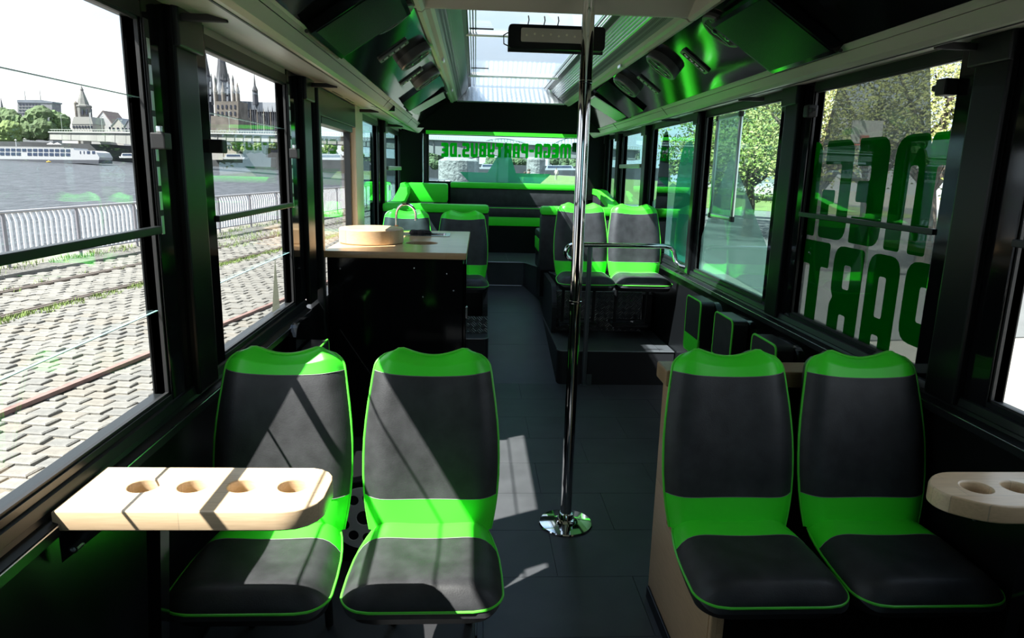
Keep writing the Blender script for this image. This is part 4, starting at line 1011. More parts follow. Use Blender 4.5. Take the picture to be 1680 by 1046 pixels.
# kerb stones at the river edge
kerb_m = mat('kerb_stone', (0.155, 0.146, 0.129), .85, noise=(3, .3), bump=(20, .5, .02))
s = -2.0
while s < 70:
    L_ = random.uniform(.9, 1.2); a = Q3(s+.01, RT-.50); b_ = Q3(s+L_-.01, RT-.50); c_ = Q3(s+L_-.01, RT+.52); d_ = Q3(s+.01, RT+.52); up = Vector((0, 0, .03+random.uniform(-.008, .008)))
    dn = Vector((0, 0, -.05)); MB().hexa([a+dn, b_+dn, c_+dn, d_+dn], [a+up, b_+up, c_+up, d_+up]).build('kerb_stone', kerb_m, QY); s += L_
# red painted line beside the bus
red_m = mat('faded_red_paint', (.17, .105, .092), .9, noise=(7, .25))
p0, p1 = ong(190, 605), ong(480, 487); d_ = (p1-p0).normalized(); n_ = Vector((-d_.y, d_.x, 0))*.028; z_ = Vector((0, 0, .034))
p0 -= d_*3; p1 += d_*8
MB().hexa([p0-n_, p0+n_, p1+n_, p1-n_], [p0-n_+z_, p0+n_+z_, p1+n_+z_, p1-n_+z_]).build('red_line', red_m, QY)
# weeds in the joints and along the rail
grass_m = mat('grass_blades', (.13, .19, .04), .8, noise=(3, .35))
gm = MB()
def tuft(p, r, n, h):
    for _ in range(n):
        a = random.random()*6.283; q = p+Vector((math.cos(a), math.sin(a), 0))*r*random.random()**.5; b_ = random.random()*6.283
        w_ = Vector((math.cos(b_), math.sin(b_), 0))*.006; l_ = Vector((math.cos(b_+1.3), math.sin(b_+1.3), 0))*h*random.uniform(.2, .7)
        hh = h*random.uniform(.5, 1.1); gm.add([q-w_, q+w_, q+w_*.6+l_*.5+Vector((0,0,hh*.6)), q-w_*.6+l_*.5+Vector((0,0,hh*.6)), q+l_+Vector((0,0,hh))], [(0,1,2,3), (3,2,4)])
s = 3.0
while s < 30:
    if random.random() < .85: tuft(Q3(s, rails_t[1]-.15+random.uniform(-.05, .05), -.02), .11, 42, .065)
    if random.random() < .25: tuft(Q3(s, rails_t[0]+random.uniform(-.25, .25), -.02), .12, 14, .06)
    if random.random() < .45: tuft(Q3(s, RT+random.uniform(-.35, .1), .02), .16, 22, .10)
    s += .13
for (u, v, r, n, h) in ((395, 392, .5, 90, .12), (440, 385, .6, 110, .12), (385, 402, .4, 70, .1), (465, 365, .5, 80, .14), (370, 390, .3, 40, .1)): tuft(ong(u, v), r, n, h)
o = tag(gm.build('weeds', grass_m), 'green weeds sprouting along the sunken rails and quay edge', 'weeds', None, 'stuff')
# railing
RL = tag(empty('quay_railing', Q3(9, RT)), 'white quay railing with upright bars above the river', 'railing')
white_m = mat('white_rail_paint', (.82, .82, .84), .5); post_rm = mat('railing_post_paint', (.2, .19, .21), .55); top_rm = mat('railing_top_paint', (.3, .29, .3), .45)
SP_, HT = 1.55, .90
s0 = st(ong(17, 442))[0]-SP_*3
NB = 12; i = 0
while i < 24:
    sa = s0+i*SP_; a, b_ = Q3(sa, RT), Q3(sa+SP_, RT); U = Vector((0, 0, 1))
    MB().tube([a+U*HT, b_+U*HT], .026, 8).build('top_rail', top_rm, RL)
    MB().tube([a+U*.13, b_+U*.13], .014, 6).build('bottom_rail', post_rm, RL)
    MB().hexa([a-QD*.03-QN*.012, a+QD*.03-QN*.012, a+QD*.03+QN*.012, a-QD*.03+QN*.012], [a-QD*.03-QN*.012+U*HT, a+QD*.03-QN*.012+U*HT, a+QD*.03+QN*.012+U*HT, a-QD*.03+QN*.012+U*HT]).build('post', post_rm, RL)
    for k in range(1, NB+1):
        q = lerp(a, b_, k/(NB+1))
        if i == 0 and k == 1:
            bal = MB().add([x for z, o_ in ((.13, 0), (.74, 0), (.83, .025), (HT-.02, .045)) for x in (-QD*.021+QN*(o_-.008)+U*z, QD*.021+QN*(o_-.008)+U*z, QD*.021+QN*(o_+.008)+U*z, -QD*.021+QN*(o_+.008)+U*z)],
               [(3,2,1,0), (12,13,14,15)]+[(j*4+i_, j*4+(i_+1)%4, j*4+4+(i_+1)%4, j*4+4+i_) for j in range(3) for i_ in range(4)]).mesh('baluster', white_m)
        o = bpy.data.objects.new('baluster', bal); C.objects.link(o); o.parent = RL; o.matrix_parent_inverse = RL.matrix_basis.inverted(); o.location = q
    i += 1
# river
WZ = -9.0
water_m = mat('river_water', (.050, .055, .063), .45, spec=.10, noise=(.55, .35, (1, .35, 1)), bump=(.9, .8, .6))
wp = [Q3(-300, RT+.5, WZ), Q3(-300, 360, WZ), Q3(1200, 360, WZ), Q3(1200, RT+.5, WZ)]
MB().hexa([p-Vector((0, 0, .5)) for p in wp], wp).build('river', water_m).id_data
tag(bpy.data.objects['river'], 'broad grey rippled river beyond the quay railing', 'river', None, 'structure')
# ---- far bank helpers: things stand at a real distance facing the bus
HORIZ = Vector((AF.x, AF.y, 0)).normalized()
class Far:
    def __init__(s, d): s.d = d
    def p(s, u, v, dz=0.0):
        r = ray(u, v); k = Vector((r.x, r.y, 0)).length
        k = r.dot(HORIZ); return CAM+r*((s.d+dz)/k)
    def poly(s, pts, m, name, parent, dz=0.0, th=10.0):
        a = [s.p(u, v, dz) for u, v in pts]; off = HORIZ*th
        return MB().hexa(a, [q+off for q in a]).build(name, m, parent)
    def tower(s, uc, v0, rad, prof, m, name, parent, n=8, dz=0.0):
        """turned body on the foot pixel (uc, v0): prof = (radius in px, pixel row)"""
        c = s.p(uc, v0, dz); k = s.d/F_PX; mb = MB()
        mb.lathe([(max(r, .01)*k, s.p(uc, v, dz).z-c.z) for r, v in prof], c, n)
        return mb.build(name, m, parent)
# ------------------------------------------------------------------ far bank, bridge, buildings
stone_d = mat('dark_gothic_stone', (0.041, 0.044, 0.054), .9, noise=(.12, .4)); stone_b = mat('brown_sandstone', (0.126, 0.112, 0.097), .9, noise=(.15, .3))
slate = mat('slate_roof', (0.097, 0.112, 0.136), .7, noise=(.1, .2)); lead = mat('bright_lead_roof', (0.300, 0.319, 0.348), .5)
conc = mat('bridge_concrete', (0.174, 0.180, 0.170), .9, noise=(.05, .15)); conc2 = mat('bridge_parapet', (0.267, 0.300, 0.271), .8)
plaster = mat('pale_plaster', (0.300, 0.290, 0.267), .9); greyfac = mat('grey_facade', (0.126, 0.131, 0.141), .8, noise=(.4, .2)); win_d = mat('far_window', (0.025, 0.029, 0.044), .2)
brickred = mat('red_tile_roof', (0.126, 0.097, 0.092), .85); quayd = mat('dark_quay_wall', (0.048, 0.051, 0.054), .95, noise=(.1, .3))
shipw = mat('ship_white', (0.348, 0.358, 0.373), .4); shipwin = mat('ship_window', (0.029, 0.044, 0.083), .15); leaf_far = mat('far_foliage', (0.058, 0.092, 0.036), .9, noise=(.25, .45), bump=(.6, 1, 1.0))
leaf_far2 = mat('far_foliage_bright', (0.092, 0.136, 0.039), .9, noise=(.25, .4), bump=(.6, 1, 1.0))
FB = tag(empty('far_bank'), 'dark stone embankment on the far side of the river', 'bank', None, 'structure')
f = Far(420)
f.poly([(-160, 280), (-160, 230), (30, 232), (180, 237), (240, 241)  , (345, 247), (480, 251), (620, 258), (760, 268), (900, 272), (1100, 276), (1100, 310), (760, 300), (480, 285), (180, 280)], quayd, 'embankment', FB, 0, 700)
# bridge
BR = thing('river_bridge', 'long concrete girder bridge spanning the river', 'bridge', Far(300).p(480, 262))
B = [(-120, 640, 214, 226), (-30, 560, 214.5, 227.5), (35, 505, 215.5, 228), (110, 440, 216, 229.5), (180, 398, 216.5, 232.5), (235, 367, 217, 240), (290, 350, 217.5, 234), (350, 333, 218, 231), (420, 318, 219, 232), (480, 306, 220.5, 233.5), (560, 296, 222.5, 237), (640, 286, 225, 243), (703, 280, 227.5, 250), (752, 277, 229.5, 262), (800, 275, 231.5, 254), (870, 272, 236, 259), (940, 270, 239.5, 259), (1050, 268, 245, 262)]
for a, b in zip(B, B[1:]):
    fa, fb = Far(a[1]), Far(b[1]); off = HORIZ*16
    q = [fa.p(a[0], a[2]), fb.p(b[0], b[2]), fb.p(b[0], b[3]), fa.p(a[0], a[3])]
    MB().hexa(q, [p+off for p in q]).build('girder', conc, BR)
    q = [fa.p(a[0], a[2]-.2)-HORIZ*1.2, fb.p(b[0], b[2]-.2)-HORIZ*1.2, fb.p(b[0], b[2]+1.6)-HORIZ*1.2, fa.p(a[0], a[2]+1.6)-HORIZ*1.2]
    MB().hexa(q, [p+HORIZ*1.4 for p in q]).build('deck_edge', conc2, BR)
    q = [fa.p(a[0], a[2]-4), fb.p(b[0], b[2]-4), fb.p(b[0], b[2]-3.3), fa.p(a[0], a[2]-3.3)]
    MB().hexa(q, [p+HORIZ*.4 for p in q]).build('guard_rail', conc2, BR)
    n = max(3, int(abs(b[0]-a[0])/4))
    mb = MB()
    for k in range(n):
        t = k/n; u, d, v = lerp(a[0], b[0], t), lerp(a[1], b[1], t), lerp(a[2], b[2], t); ff = Far(d)
        q = [ff.p(u-.25, v-3.6), ff.p(u+.25, v-3.6), ff.p(u+.25, v), ff.p(u-.25, v)]; mb.hexa(q, [p+HORIZ*.3 for p in q])
    o = mb.build('rail_bars', conc2, BR); o['kind'] = 'stuff'
    for k in range(max(1, int(abs(b[0]-a[0])/14))):
        t = (k+.5)/max(1, int(abs(b[0]-a[0])/14)); u, d, v0, v1 = (lerp(a[i], b[i], t) for i in range(4)); ff = Far(d)
        q = [ff.p(u-.3, v0+2)-HORIZ*.5, ff.p(u+.3, v0+2)-HORIZ*.5, ff.p(u+.3, v1)-HORIZ*.5, ff.p(u-.3, v1)-HORIZ*.5]; MB().hexa(q, [p+HORIZ*1 for p in q]).build('girder_rib', quayd if False else conc, BR)
pier_m = mat('pier_masonry', (0.194, 0.194, 0.184), .9, noise=(.6, .3), bump=(1.2, .8, .6))
f = Far(366); f.tower(234, 266, 12, [(12, 272), (12, 243), (10, 242), (10, 240)], pier_m, 'pier', BR, 20)
f = Far(205); f.tower(752, 291, 32, [(32, 297), (32, 264), (30, 262.5), (24, 260), (8, 258)], pier_m, 'pier', BR, 28); 
f = Far(272); f.tower(879, 281, 15, [(15, 290), (15, 262), (13, 258)], pier_m, 'pier', BR, 20)
lampm = mat('bridge_lamp_paint', (0.267, 0.300, 0.281), .6); flagm = mat('banner_cloth', (0.363, 0.368, 0.387), .8)
for i, (u, v0, v1) in enumerate(((38, 194, 213), (57, 186, 213), (81, 193, 213), (102, 188, 213), (149, 185, 214), (168, 191, 214), (200, 197, 214), (377, 183, 216), (433, 187, 217))):
    d = interp(u, [q[0] for q in B], [q[1] for q in B]); f = Far(d)
    L_ = thing('bridge_lamp', 'slim lamp post on the bridge deck, number %s counted from the left end' % ('one two three four five six seven eight nine'.split()[i]), 'lamp post', f.p(u, v1), 'lamp posts on the bridge')
    f.tower(u, v1, .5, [(.45, v1), (.35, v0)], lampm, 'pole', L_, 6); f.poly([(u-2.6, v0-.2), (u+.3, v0-.6), (u+.3, v0+.3), (u-2.6, v0+.9)], lampm, 'arm', L_, 0, .4)
    if i in (0, 1, 2, 4): f.poly([(u-3.2, v0+1), (u-.6, v0+1), (u-.4, v0+9), (u-2.6, v0+8)], flagm, 'banner', L_, 0, .2)
# river cruise ship
SH = thing('river_ship', 'long white river cruise ship with two rows of cabin windows', 'ship', Far(330).p(80, 262))
f = Far(330)
f.poly([(-60, 261.8), (-60, 241), (120, 243), (122, 246), (150, 247), (158, 250), (163, 258), (162, 263.3)], shipw, 'hull', SH, 0, 11)
f.poly([(-60, 267), (-60, 260.2), (120, 262), (162, 262.2), (162, 268), (-60, 268)], mat('ship_waterline', (0.058, 0.063, 0.077), .6), 'waterline', SH, -.15, 11.2)
f.poly([(-60, 241.3), (-60, 239), (105, 241.2), (105, 242.6)], mat('ship_deck', (0.170, 0.174, 0.174), .7), 'sun_deck', SH, 1, 9)
for k in range(21):
    u = -54+k*9.0
    if u > 114: break
    for r in range(2):
        if 30 < u < 44 and r == 1: continue
        v = 243.2+r*6.6+u*.013
        f.poly([(u, v), (u+6.6, v+.1), (u+6.6, v+4.6), (u, v+4.5)], shipwin, 'cabin_window', SH, -.12, .3)
for u in (131, 137, 142.5, 151): f.poly([(u, 247.5), (u+(1.2 if u < 140 else 4.5), 247.6), (u+(1.2 if u < 140 else 4.5), 252), (u, 252)], shipwin, 'cabin_window', SH, -.12, .3)
for u in (84, 95): f.tower(u, 242, 1, [(.3, 242), (.3, 238), (6, 236.8), (0, 233.5)], mat('parasol_white', (0.387, 0.387, 0.397), .7), 'parasol', SH, 8, 3)
f.tower(27, 241, 1, [(.8, 241), (.5, 230), (2, 230), (0, 228)], shipw, 'mast', SH, 6, 4)
BO = thing('yellow_buoy', 'tiny yellow buoy floating before the cruise ship', 'buoy', Far(300).p(80, 266))
Far(300).tower(80, 266.3, 1, [(0, 266.4), (3.4, 266), (3.4, 264.8), (1, 264), (0, 262.6)], mat('buoy_yellow', (0.387, 0.242, 0.025), .5), 'float', BO, 10)
# office block and old town roofs
OB = thing('office_block', 'grey flat roofed office block with two antennas behind the trees', 'building', Far(700).p(58, 200))
f = Far(700)
f.poly([(29, 266), (28.5, 165), (68, 165.2), (85, 168), (88, 266)], greyfac, 'wall', OB, 0, 14); f.poly([(28, 168), (28, 163.6), (68, 163.8), (86, 166.6), (86, 169)], slate, 'roof', OB, -.5, 15)
for r in range(4):
    for k in range(7): f.poly([(31+k*5.2, 170+r*5), (34.6+k*5.2, 170.1+r*5), (34.6+k*5.2, 172.2+r*5), (31+k*5.2, 172.1+r*5)], win_d, 'window', OB, -.3, .6)
for u in (42, 67): f.tower(u, 165, 1, [(.7, 165), (.4, 150), (.25, 146)], greyfac, 'antenna', OB, 6, 10)
CS = thing('church_spire', 'thin dark church spire at the far left', 'church', Far(750).p(7, 200)); Far(750).tower(7, 205, 3, [(2.6, 240), (2.6, 184), (0, 159)], stone_d, 'spire', CS, 8)
TH = thing('town_tower', 'old tower with a steep pointed slate roof above the bridge', 'tower', Far(560).p(140, 212)); f = Far(560)
f.tower(141, 214, 10, [(11.5, 240), (11.5, 176), (12.5, 175.5), (12, 173), (9, 172), (2.2, 149), (2.6, 147), (2, 145.5), (0, 140)], mat('tower_stone', (0.131, 0.131, 0.126), .9, noise=(.2, .3)), 'tower', TH, 8)
f.tower(129, 214, 3, [(2.8, 240), (2.8, 169), (0, 165)], stone_b, 'stair_turret', TH, 8, -4)
for u in (135, 142, 149): f.poly([(u-1.2, 179), (u+1.2, 179), (u+1.2, 188), (u-1.2, 188)], win_d, 'window', TH, -6.2, .8)
def house(label, u0, u1, ve, vr, vb, d, wall, roof, gable=False, wins=3):
    T = thing('town_house', label, 'building', Far(d).p((u0+u1)/2, vb)); f = Far(d)
    if gable:
        vb += 24
        f.poly([(u0, vb), (u0, ve), ((u0+u1)/2, vr), (u1, ve), (u1, vb)], wall, 'wall', T, 0, 20)
        f.poly([(u0-1, ve+.5), ((u0+u1)/2, vr-1), ((u0+u1)/2, vr+.5), (u0, ve+1.5)], roof, 'roof', T, -.3, 21); f.poly([(u1+1, ve+.5), ((u0+u1)/2, vr-1), ((u0+u1)/2, vr+.5), (u1, ve+1.5)], roof, 'roof', T, -.3, 21)
    else:
        vb += 10
        f.poly([(u0, vb), (u0, ve), (u1, ve), (u1, vb)], wall, 'wall', T, 0, 15); f.poly([(u0-.5, ve+.5), (u0+3, vr), (u1-3, vr), (u1+.5, ve+.5)], roof, 'roof', T, -.3, 16)
    for k in range(wins):
        u = lerp(u0, u1, (k+.5)/wins); f.poly([(u-1.4, ve+3), (u+1.4, ve+3), (u+1.4, ve+6.5), (u-1.4, ve+6.5)], win_d, 'window', T, -.4, .8)
house('long house with a pale mansard roof below the pointed tower', 118, 152, 203, 191.5, 214, 520, plaster, mat('pale_slate', (0.242, 0.242, 0.228), .8), False, 7)
house('tall brown gabled hall right beside the pointed tower', 150, 186, 205, 182, 215, 540, mat('white_gable', (0.329, 0.329, 0.339), .8), brickred, True, 3)
house('small gabled house next to the brown hall', 182, 204, 206, 194, 215, 530, plaster, slate, True, 3)
house('dark half-timbered house left of the window pillar', 203, 216, 207, 197, 215, 525, mat('timber_wall', (0.145, 0.150, 0.165), .8), slate, True, 2)
house('low flat row of houses at the bridge end beside the pillar', 217, 246, 205, 199, 215, 560, plaster, slate, False, 4)
house('white embankment house seen through the cathedral window', 348, 366, 236, 230, 252, 415, plaster, slate, False, 4)
house('cream embankment house next to the white one', 367, 388, 237, 232, 250, 415, mat('cream_wall', (0.290, 0.267, 0.218), .9), slate, False, 4)
# cathedral
CA = thing('cathedral', 'dark gothic cathedral with twin spires and a slender ridge turret', 'church', Far(900).p(400, 214)); f = Far(900)
for u, tip, w_ in ((345, 58, 1.0), (373, 60, 1.08)):
    f.tower(u, 258, 10, [(10.5*w_, 258), (10.5*w_, 165), (10*w_, 163), (10*w_, 132), (8.6*w_, 128), (7.6*w_, 118), (.9, tip+4), (1.2, tip+3), (0, tip)], stone_d, 'spire', CA, 8)
    for k in (-1, -.4, .4, 1):
        uu = u+k*10.5*w_; f.tower(uu, 170, 1, [(1.7, 172), (1.5, 132), (1.6, 130), (0, 116+6*abs(k))], stone_d, 'pinnacle', CA, 6, -6)
    for r in range(3): f.poly([(u-1.3, 134+r*12), (u+1.3, 134+r*12), (u+1.3, 143+r*12), (u-1.3, 143+r*12)], mat('belfry_light', (.14, .15, .17), .9), 'belfry_window', CA, -9, 1)
f.poly([(386, 258), (386, 179), (470, 182), (470, 258)], stone_d, 'nave_wall', CA, 5, 40)
f.poly([(389, 180), (391, 165.5), (421, 167), (423, 180)], slate, 'nave_roof', CA, 3, 30); f.poly([(421, 183), (424, 167.5), (456, 168), (462, 183.5)], lead, 'choir_roof', CA, 1, 34)
f.tower(419.5, 170, 4, [(4.6, 172), (4.2, 150), (4.8, 149), (1.6, 140), (0, 117)], stone_d, 'ridge_turret', CA, 8)
for k in range(22):
    u = 391+k*3.6; h = 178+4*(k % 2)+random.uniform(-2, 2)
    f.tower(u, 214, 1, [(1.0, 214), (.9, h+8), (1.1, h+7), (0, h-4)], stone_d if k % 3 else stone_b, 'buttress', CA, 6, -8)
SM_ = thing('romanesque_church', 'brown romanesque church tower with corner turrets before the cathedral', 'church', Far(640).p(372, 214)); f = Far(640)
f.poly([(346, 248), (346, 190), (394, 190), (394, 248)], stone_b, 'nave', SM_, 6, 25)
f.poly([(353, 248), (353, 166), (391, 166), (391, 248)], stone_b, 'tower', SM_, 0, 22)
f.tower(361.5, 168, 8, [(8, 168), (7.2, 160), (2.4, 135), (0, 113)], mat('lead_cone', (0.174, 0.180, 0.194), .7), 'cone_roof', SM_, 8, 8)
for u in (355, 367, 384, 391): f.tower(u, 168, 3, [(3.2, 195), (3.0, 152), (3.4, 151), (0, 134)], stone_b, 'turret', SM_, 8, 2)
for k in range(5):
    for r in (172, 183): f.poly([(356+k*7, r), (358.5+k*7, r), (358.5+k*7, r+6), (356+k*7, r+6)], win_d, 'arched_window', SM_, -.4, 1)
# far trees: lumpy crowns on short trunks
def far_tree(label, u, v0, v1, w_, d, m, seed):
    T = thing('far_tree', label, 'tree', Far(d).p(u, v1), 'trees on the far bank'); f = Far(d); k = d/F_PX; r = random.Random(seed)
    c = f.p(u, (v0+v1)/2); bm = bmesh.new()
    for q in range(9):
        n0 = len(bm.verts); o = Vector((r.uniform(-.55, .55)*w_, r.uniform(-.3, .3)*w_, r.uniform(-.5, .32)*(v1-v0)))*k
        rr = r.uniform(.32, .5)*min(w_*1.2, (v1-v0))*k
        g = bmesh.ops.create_icosphere(bm, subdivisions=3, radius=rr)
        for vtx in g['verts']:
            vtx.co *= 1+.16*math.sin(vtx.co.x*9/rr+q)*math.sin(vtx.co.y*8/rr)*math.sin(vtx.co.z*10/rr+2)+r.uniform(-.07, .07); vtx.co += c+o
    me = bpy.data.meshes.new('crown'); bm.to_mesh(me); bm.free(); me.materials.append(m); link('crown', me, T)
    f.tower(u, v1+3, .8, [(.8, v1+3), (.6, v1-6)], stone_b, 'trunk', T, 6)
for i, (u, v0, v1, w_, d, m, lb) in enumerate((
    (20, 186, 216, 26, 470, leaf_far, 'round green tree left below the office block'), (60, 180, 216, 30, 470, leaf_far, 'large green tree right below the office block'), (92, 186, 216, 24, 480, leaf_far, 'green tree beside the bridge lamps'),
    (8, 197, 232, 24, 430, leaf_far2, 'bright tree at the left end of the bridge'), (395, 230, 245, 20, 410, leaf_far2, 'bright bush row under the bridge, left end'), (425, 231, 246, 22, 410, leaf_far2, 'bright bush row under the bridge, middle'), (460, 231, 247, 22, 410, leaf_far2, 'bright bush row under the bridge beside the latch'),
    (530, 236, 254, 30, 410, leaf_far2, 'tree on the far bank seen through the door'), (580, 240, 256, 30, 410, leaf_far2, 'tree on the far bank at the door post'), (712, 250, 272, 16, 410, leaf_far, 'dark tree at the left edge of the back window'), (810, 258, 274, 30, 430, leaf_far, 'dark tree between the bridge piers'), (845, 258, 275, 24, 430, leaf_far, 'tree behind the star shape'), (915, 260, 276, 24, 430, leaf_far, 'tree right of the second pier'), (945, 260, 277, 20, 430, leaf_far, 'tree behind the pole in the back window'))):
    far_tree(lb, u, v0, v1, w_, d, m, 50+i)
# moored boats
def boat(label, u0, u1, v, h, d):
    T = thing('moored_boat', label, 'boat', Far(d).p((u0+u1)/2, v), 'moored boats'); f = Far(d)
    f.poly([(u0, v-h*.35), (u1, v-h*.35), (u1-2, v), (u0+1, v)], shipw, 'hull', T, 0, 5); f.poly([(u0+3, v-h*.35), (u0+5, v-h), (u1-8, v-h), (u1-5, v-h*.35)], shipw, 'cabin', T, .8, 3)
    f.poly([(u0+6, v-h*.85), (u1-9, v-h*.85), (u1-8, v-h*.5), (u0+5.5, v-h*.5)], shipwin, 'window_band', T, .6, .5)
boat('white tour boat moored below the cathedral', 366, 402, 261, 9, 395); boat('white boat right of the bridge pier at the left', 195, 224, 259, 8, 380); boat('pale boat seen through the door', 520, 566, 262, 9, 380)
boat('white boat between the bridge piers', 786, 822, 277, 8, 390); boat('long excursion boat right of the second pier', 893, 946, 279, 8, 380)
AB = thing('arch_bridge', 'pale steel arch of a distant bridge behind the back window', 'bridge', Far(1100).p(830, 236)); f = Far(1100)
f.poly([(770, 235.5), (1000, 240.5), (1000, 243), (770, 238)], conc, 'deck', AB, 0, 14)
for u in (783, 862, 900, 985): f.tower(u, 300, 3, [(2.6, 300), (2.4, 238)], conc, 'pier', AB, 10, 7)
arcm = mat('pale_steel', (0.203, 0.232, 0.232), .7)
for (u0, u1, v0, vt) in ((783, 862, 235, 227), (900, 985, 240, 225)):
    for dz in (0, 12): MB().tube([f.p(lerp(u0, u1, k/16), v0-(v0-vt)*math.sin(math.pi*k/16), dz) for k in range(17)], 1.2, 6).build('arch', arcm, AB)
    for k in range(1, 16): u = lerp(u0, u1, k/16); MB().tube([f.p(u, v0-(v0-vt)*math.sin(math.pi*k/16)), f.p(u, v0)], .5, 5).build('hanger', arcm, AB)

# ================================================================== outside: car park side and behind the bus
gr_m = mat('car_park_paving', (0.252, 0.238, 0.213), .9, noise=(.8, .1), bump=(30, .2, .01)); lawn_m = mat('lawn', (0.106, 0.155, 0.039), .95, noise=(.9, .3))
GR = tag(empty('ground'), 'pale paved car park beside the bus and lawn behind it', 'ground', None, 'structure')
def gq(pts, dz): return [Vector((x, y, gz(x, y, dz))) for x, y in pts]
a = gq([(-.6, -20), (90, -20), (90, 150), (12, 150)], -.02); MB().hexa([p-Vector((0, 0, 1)) for p in a], a).build('paving', gr_m, GR)
asph = mat('asphalt', (0.106, 0.112, 0.112), .9, noise=(.6, .12))
a = gq([(5.0, 8.6), (30, 14), (60, 60), (9, 60)], 0.0); MB().hexa([p-Vector((0, 0, .5)) for p in a], a).build('asphalt', asph, GR)
a = gq([(2.5, 42), (30, 42), (42, 148), (12, 148)], .02); MB().hexa([p-Vector((0, 0, .3)) for p in a], a).build('lawn', lawn_m, GR)
bark = mat('bark', (0.058, 0.046, 0.034), .95, bump=(12, .8, .03))
leafs = {'deep': mat('leaf_deep', (0.048, 0.106, 0.015), .6, noise=(.6, .5)), 'fresh': mat('leaf_fresh', (0.116, 0.174, 0.025), .6, noise=(.5, .45)), 'olive': mat('leaf_olive', (0.194, 0.213, 0.058), .6, noise=(.5, .4))}
def leaf_tree(label, x, y, h, blobs, n, kind, leaf=.2, seed=1):
    T = thing('leafy_tree', label, 'tree', (x, y, gz(x, y)), 'trees beside the car park'); r = random.Random(seed); base = Vector((x, y, gz(x, y)))
    mb = MB().tube([base-Vector((0, 0, .3)), base+Vector((.05, 0, h*.25)), base+Vector((-.05, .1, h*.5)), base+Vector((.1, 0, h*.8))], [.20, .16, .12, .05], 9); mb.build('trunk', bark, T, True)
    for (bx, by, bz, br) in blobs:
        MB().tube([base+Vector((0, .02, h*.38)), base+Vector((bx*.5, by*.5, lerp(h*.38, bz, .6))), base+Vector((bx, by, bz))], [.07, .05, .02], 6).build('branch', bark, T, True)
    v = []; fc = []
    per = n//len(blobs)
    for (bx, by, bz, br) in blobs:
        for _ in range(per):
            d = Vector((r.gauss(0, 1), r.gauss(0, 1), r.gauss(0, 1))).normalized()*br*r.uniform(.35, 1)**.6; d.z *= .8
            p = base+Vector((bx, by, bz))+d; a = Vector((r.gauss(0, 1), r.gauss(0, 1), r.gauss(0, .6))).normalized(); b = a.orthogonal().normalized(); s_ = leaf*r.uniform(.6, 1.3)
            i = len(v); v += [p-a*s_*.5, p+b*s_*.28+Vector((0, 0, .02)), p+a*s_*.5, p-b*s_*.28+Vector((0, 0, .02))]; fc.append((i, i+1, i+2, i+3))
    me = bpy.data.meshes.new('crown'); me.from_pydata([tuple(q) for q in v], [], fc); me.materials.append(leafs[kind]); o = link('crown', me, T); o['kind'] = 'stuff'
def blobs(seed, h, sp, n, lo=.5):
    r = random.Random(seed); return [(r.uniform(-sp, sp), r.uniform(-sp, sp), r.uniform(h*lo, h), r.uniform(sp*.4, sp*.62)) for _ in range(n)]
def gxy(u, d): 
    r = ray(u, 300); k = d/r.dot(HORIZ); return r.x*k, r.y*k
for i, (u, d, h, sp, n, kind, lf, lb) in enumerate((
    (1178, 30, 5.2, 2.0, 3000, 'deep', .28, 'dark green tree behind the silver poster frame'), (1232, 24, 4.4, 2.4, 3000, 'fresh', .22, 'fresh green tree right of the silver poster frame'), (1290, 26, 5.0, 2.4, 2600, 'deep', .24, 'tree before the striped office facade'),
    (1345, 17, 4.6, 2.0, 2600, 'olive', .17, 'yellowish tree at the left of the lettered window'), (1425, 18, 5.2, 2.4, 2600, 'olive', .18, 'yellowish tree behind the basketball board'), (1530, 16, 5.0, 2.2, 2800, 'olive', .17, 'yellowish tree behind the top right latch'), (1610, 17, 5.0, 2.4, 2400, 'olive', .18, 'yellowish tree hidden mostly by the right pillar'))):
    x, y = gxy(u, d); leaf_tree(lb, x, y, h, blobs(100+i, h, sp, 10), n*2, kind, lf*.62, 30+i)
x, y = gxy(1262, 60)
OF = thing('striped_office', 'pale office facade with dark window bands above the trees', 'building', (x, y, gz(x, y))); f = Far(60)
f.poly([(1225, 300), (1222, 120), (1330, 118), (1335, 300)], mat('office_panel', (0.242, 0.281, 0.300), .6), 'wall', OF, 0, 12)
for r in range(7): f.poly([(1226, 150+r*16), (1330, 149+r*16), (1330, 155+r*16), (1226, 156+r*16)], mat('office_window_band', (0.058, 0.087, 0.106), .2), 'window_band', OF, -.1, .3)
x, y = gxy(1240, 34); hedge_m = mat('hedge_green', (0.025, 0.044, 0.019), .9, noise=(2, .4), bump=(9, 1, .1))
HG = thing('low_wall', 'dark low wall with a hedge beyond the asphalt', 'wall', (x, y, gz(x, y))); f = Far(34)
f.poly([(1100, 285), (1100, 262), (1330, 255), (1330, 290)], hedge_m, 'hedge', HG, 0, 1.5)
# basketball backboard
x, y = gxy(1424, 15.0); BB = thing('basketball_board', 'white basketball board with a red rim on a pole', 'basket', (x, y, gz(x, y))); f = Far(15)
f.poly([(1396, 234), (1400, 197), (1450, 198), (1446, 236)], mat('board_white', (0.378, 0.378, 0.368), .6), 'board', BB, 0, .05)
f.poly([(1411, 234), (1412, 222), (1426, 222), (1425, 234)], mat('board_red', (0.290, 0.039, 0.025), .6), 'target_square', BB, -.02, .02)
f.tower(1424, 320, 2, [(5, 330), (5, 226)], greyfac, 'pole', BB, 10, .12)
c = f.p(1418, 238, -.3); MB().tube([c+Vector((.22*math.cos(a), .22*math.sin(a), 0)) for a in [2*math.pi*k/20 for k in range(20)]], .012, 6, closed=True).build('rim', mat('rim_red', (0.339, 0.048, 0.019), .5), BB)
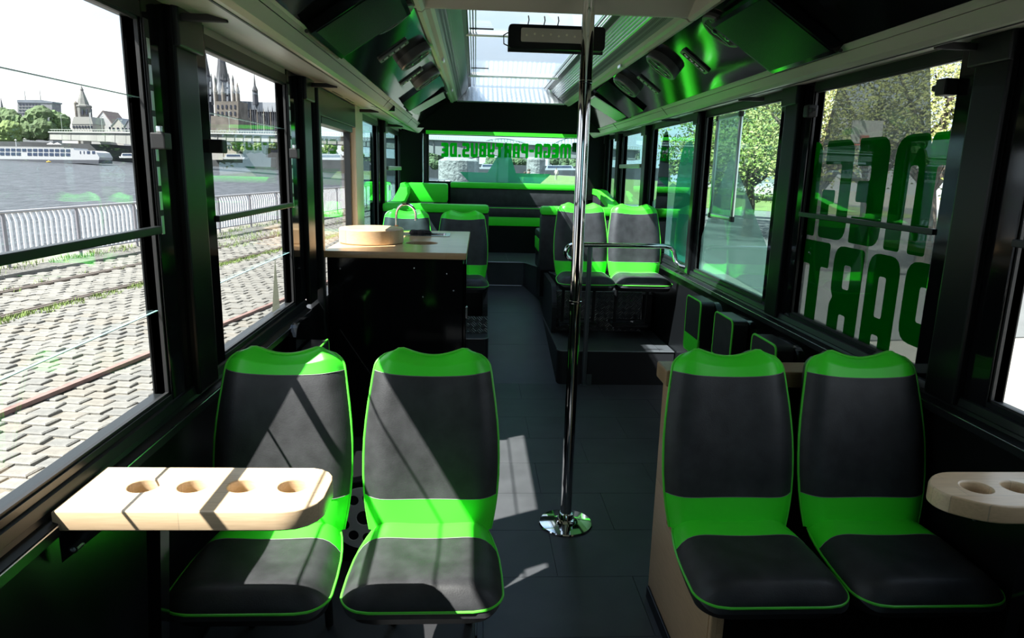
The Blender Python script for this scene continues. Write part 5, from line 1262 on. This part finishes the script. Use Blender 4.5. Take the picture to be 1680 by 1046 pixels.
# people on the lawn behind the bus
def person(label, x, y, h, top, legs, pose=0):
    base = Vector((x, y, gz(x, y, .02))); s_ = h/1.75
    J = [(0,0,.95,.14), (0,0,1.15,.13), (0,0,1.38,.15), (0,0,1.50,.06), (0,-.01,1.58,.085), (0,-.01,1.68,.095), (.19,0,1.40,.06), (.25,.02,1.12,.045), (.24,-.08,.86,.035), (-.19,0,1.40,.06), (-.25,.02,1.12,.045), (-.22,-.10,.88,.035), (.10,0,.88,.10), (.11,-.02+pose,.48,.065), (.11,.03+pose,.08,.045), (.11,-.10+pose,.03,.04), (-.10,0,.88,.10), (-.11,.0,.48,.065), (-.11,.05,.08,.045), (-.11,-.09,.03,.04)]
    E = [(0,1),(1,2),(2,3),(3,4),(4,5),(2,6),(6,7),(7,8),(2,9),(9,10),(10,11),(0,12),(12,13),(13,14),(14,15),(0,16),(16,17),(17,18),(18,19)]
    me = bpy.data.meshes.new('person'); me.from_pydata([tuple(base+Vector(j[:3])*s_) for j in J], E, [])
    o = bpy.data.objects.new('tmp', me); C.objects.link(o); o.modifiers.new('skin', 'SKIN'); sv = me.skin_vertices[0].data
    for i, j in enumerate(J): sv[i].radius = (j[3]*s_, j[3]*s_*.85); sv[i].use_root = (i == 0)
    o.modifiers.new('sub', 'SUBSURF').levels = 1
    dg = bpy.context.evaluated_depsgraph_get(); dg.update(); m2 = bpy.data.meshes.new_from_object(o.evaluated_get(dg)); bpy.data.objects.remove(o)
    m2.materials.clear()
    for q in (mat('skin_tone', (0.267, 0.174, 0.131), .6), mat('cloth_%s' % top[0], top[1], .9), mat('cloth_%s' % legs[0], legs[1], .9)): m2.materials.append(q)
    for p in m2.polygons:
        z = (p.center.z-base.z)/s_; p.material_index = 0 if z > 1.5 or (abs(p.center.x-x) > .2*s_ and z < 1.1 and z > .75) else (1 if z > .93 else 2); p.use_smooth = True
    P_ = link('person', m2); tag(P_, label, 'person')
    hr = MB().lathe([(.088*s_, -.01), (.092*s_, .03), (.075*s_, .07), (0, .095)], base+Vector((0, .015, 1.69*s_)), 12); hr.build('hair', mat('hair_brown', (0.058, 0.039, 0.025), .8), P_, True)
x, y = gxy(912, 100); person('person in light clothes standing far off on the lawn', x, y, 1.72, ('light', (.6, .5, .45)), ('pale', (.45, .4, .38)), .12)
x, y = gxy(867, 36); person('person in dark clothes right behind the star shape', x, y, 1.78, ('dark', (.04, .045, .06)), ('navy', (.04, .05, .09)))
x, y = gxy(861, 38); person('person in a yellow top just left of the dark clothed one', x, y, 1.62, ('yellow', (.6, .45, .08)), ('denim', (.09, .12, .2)))
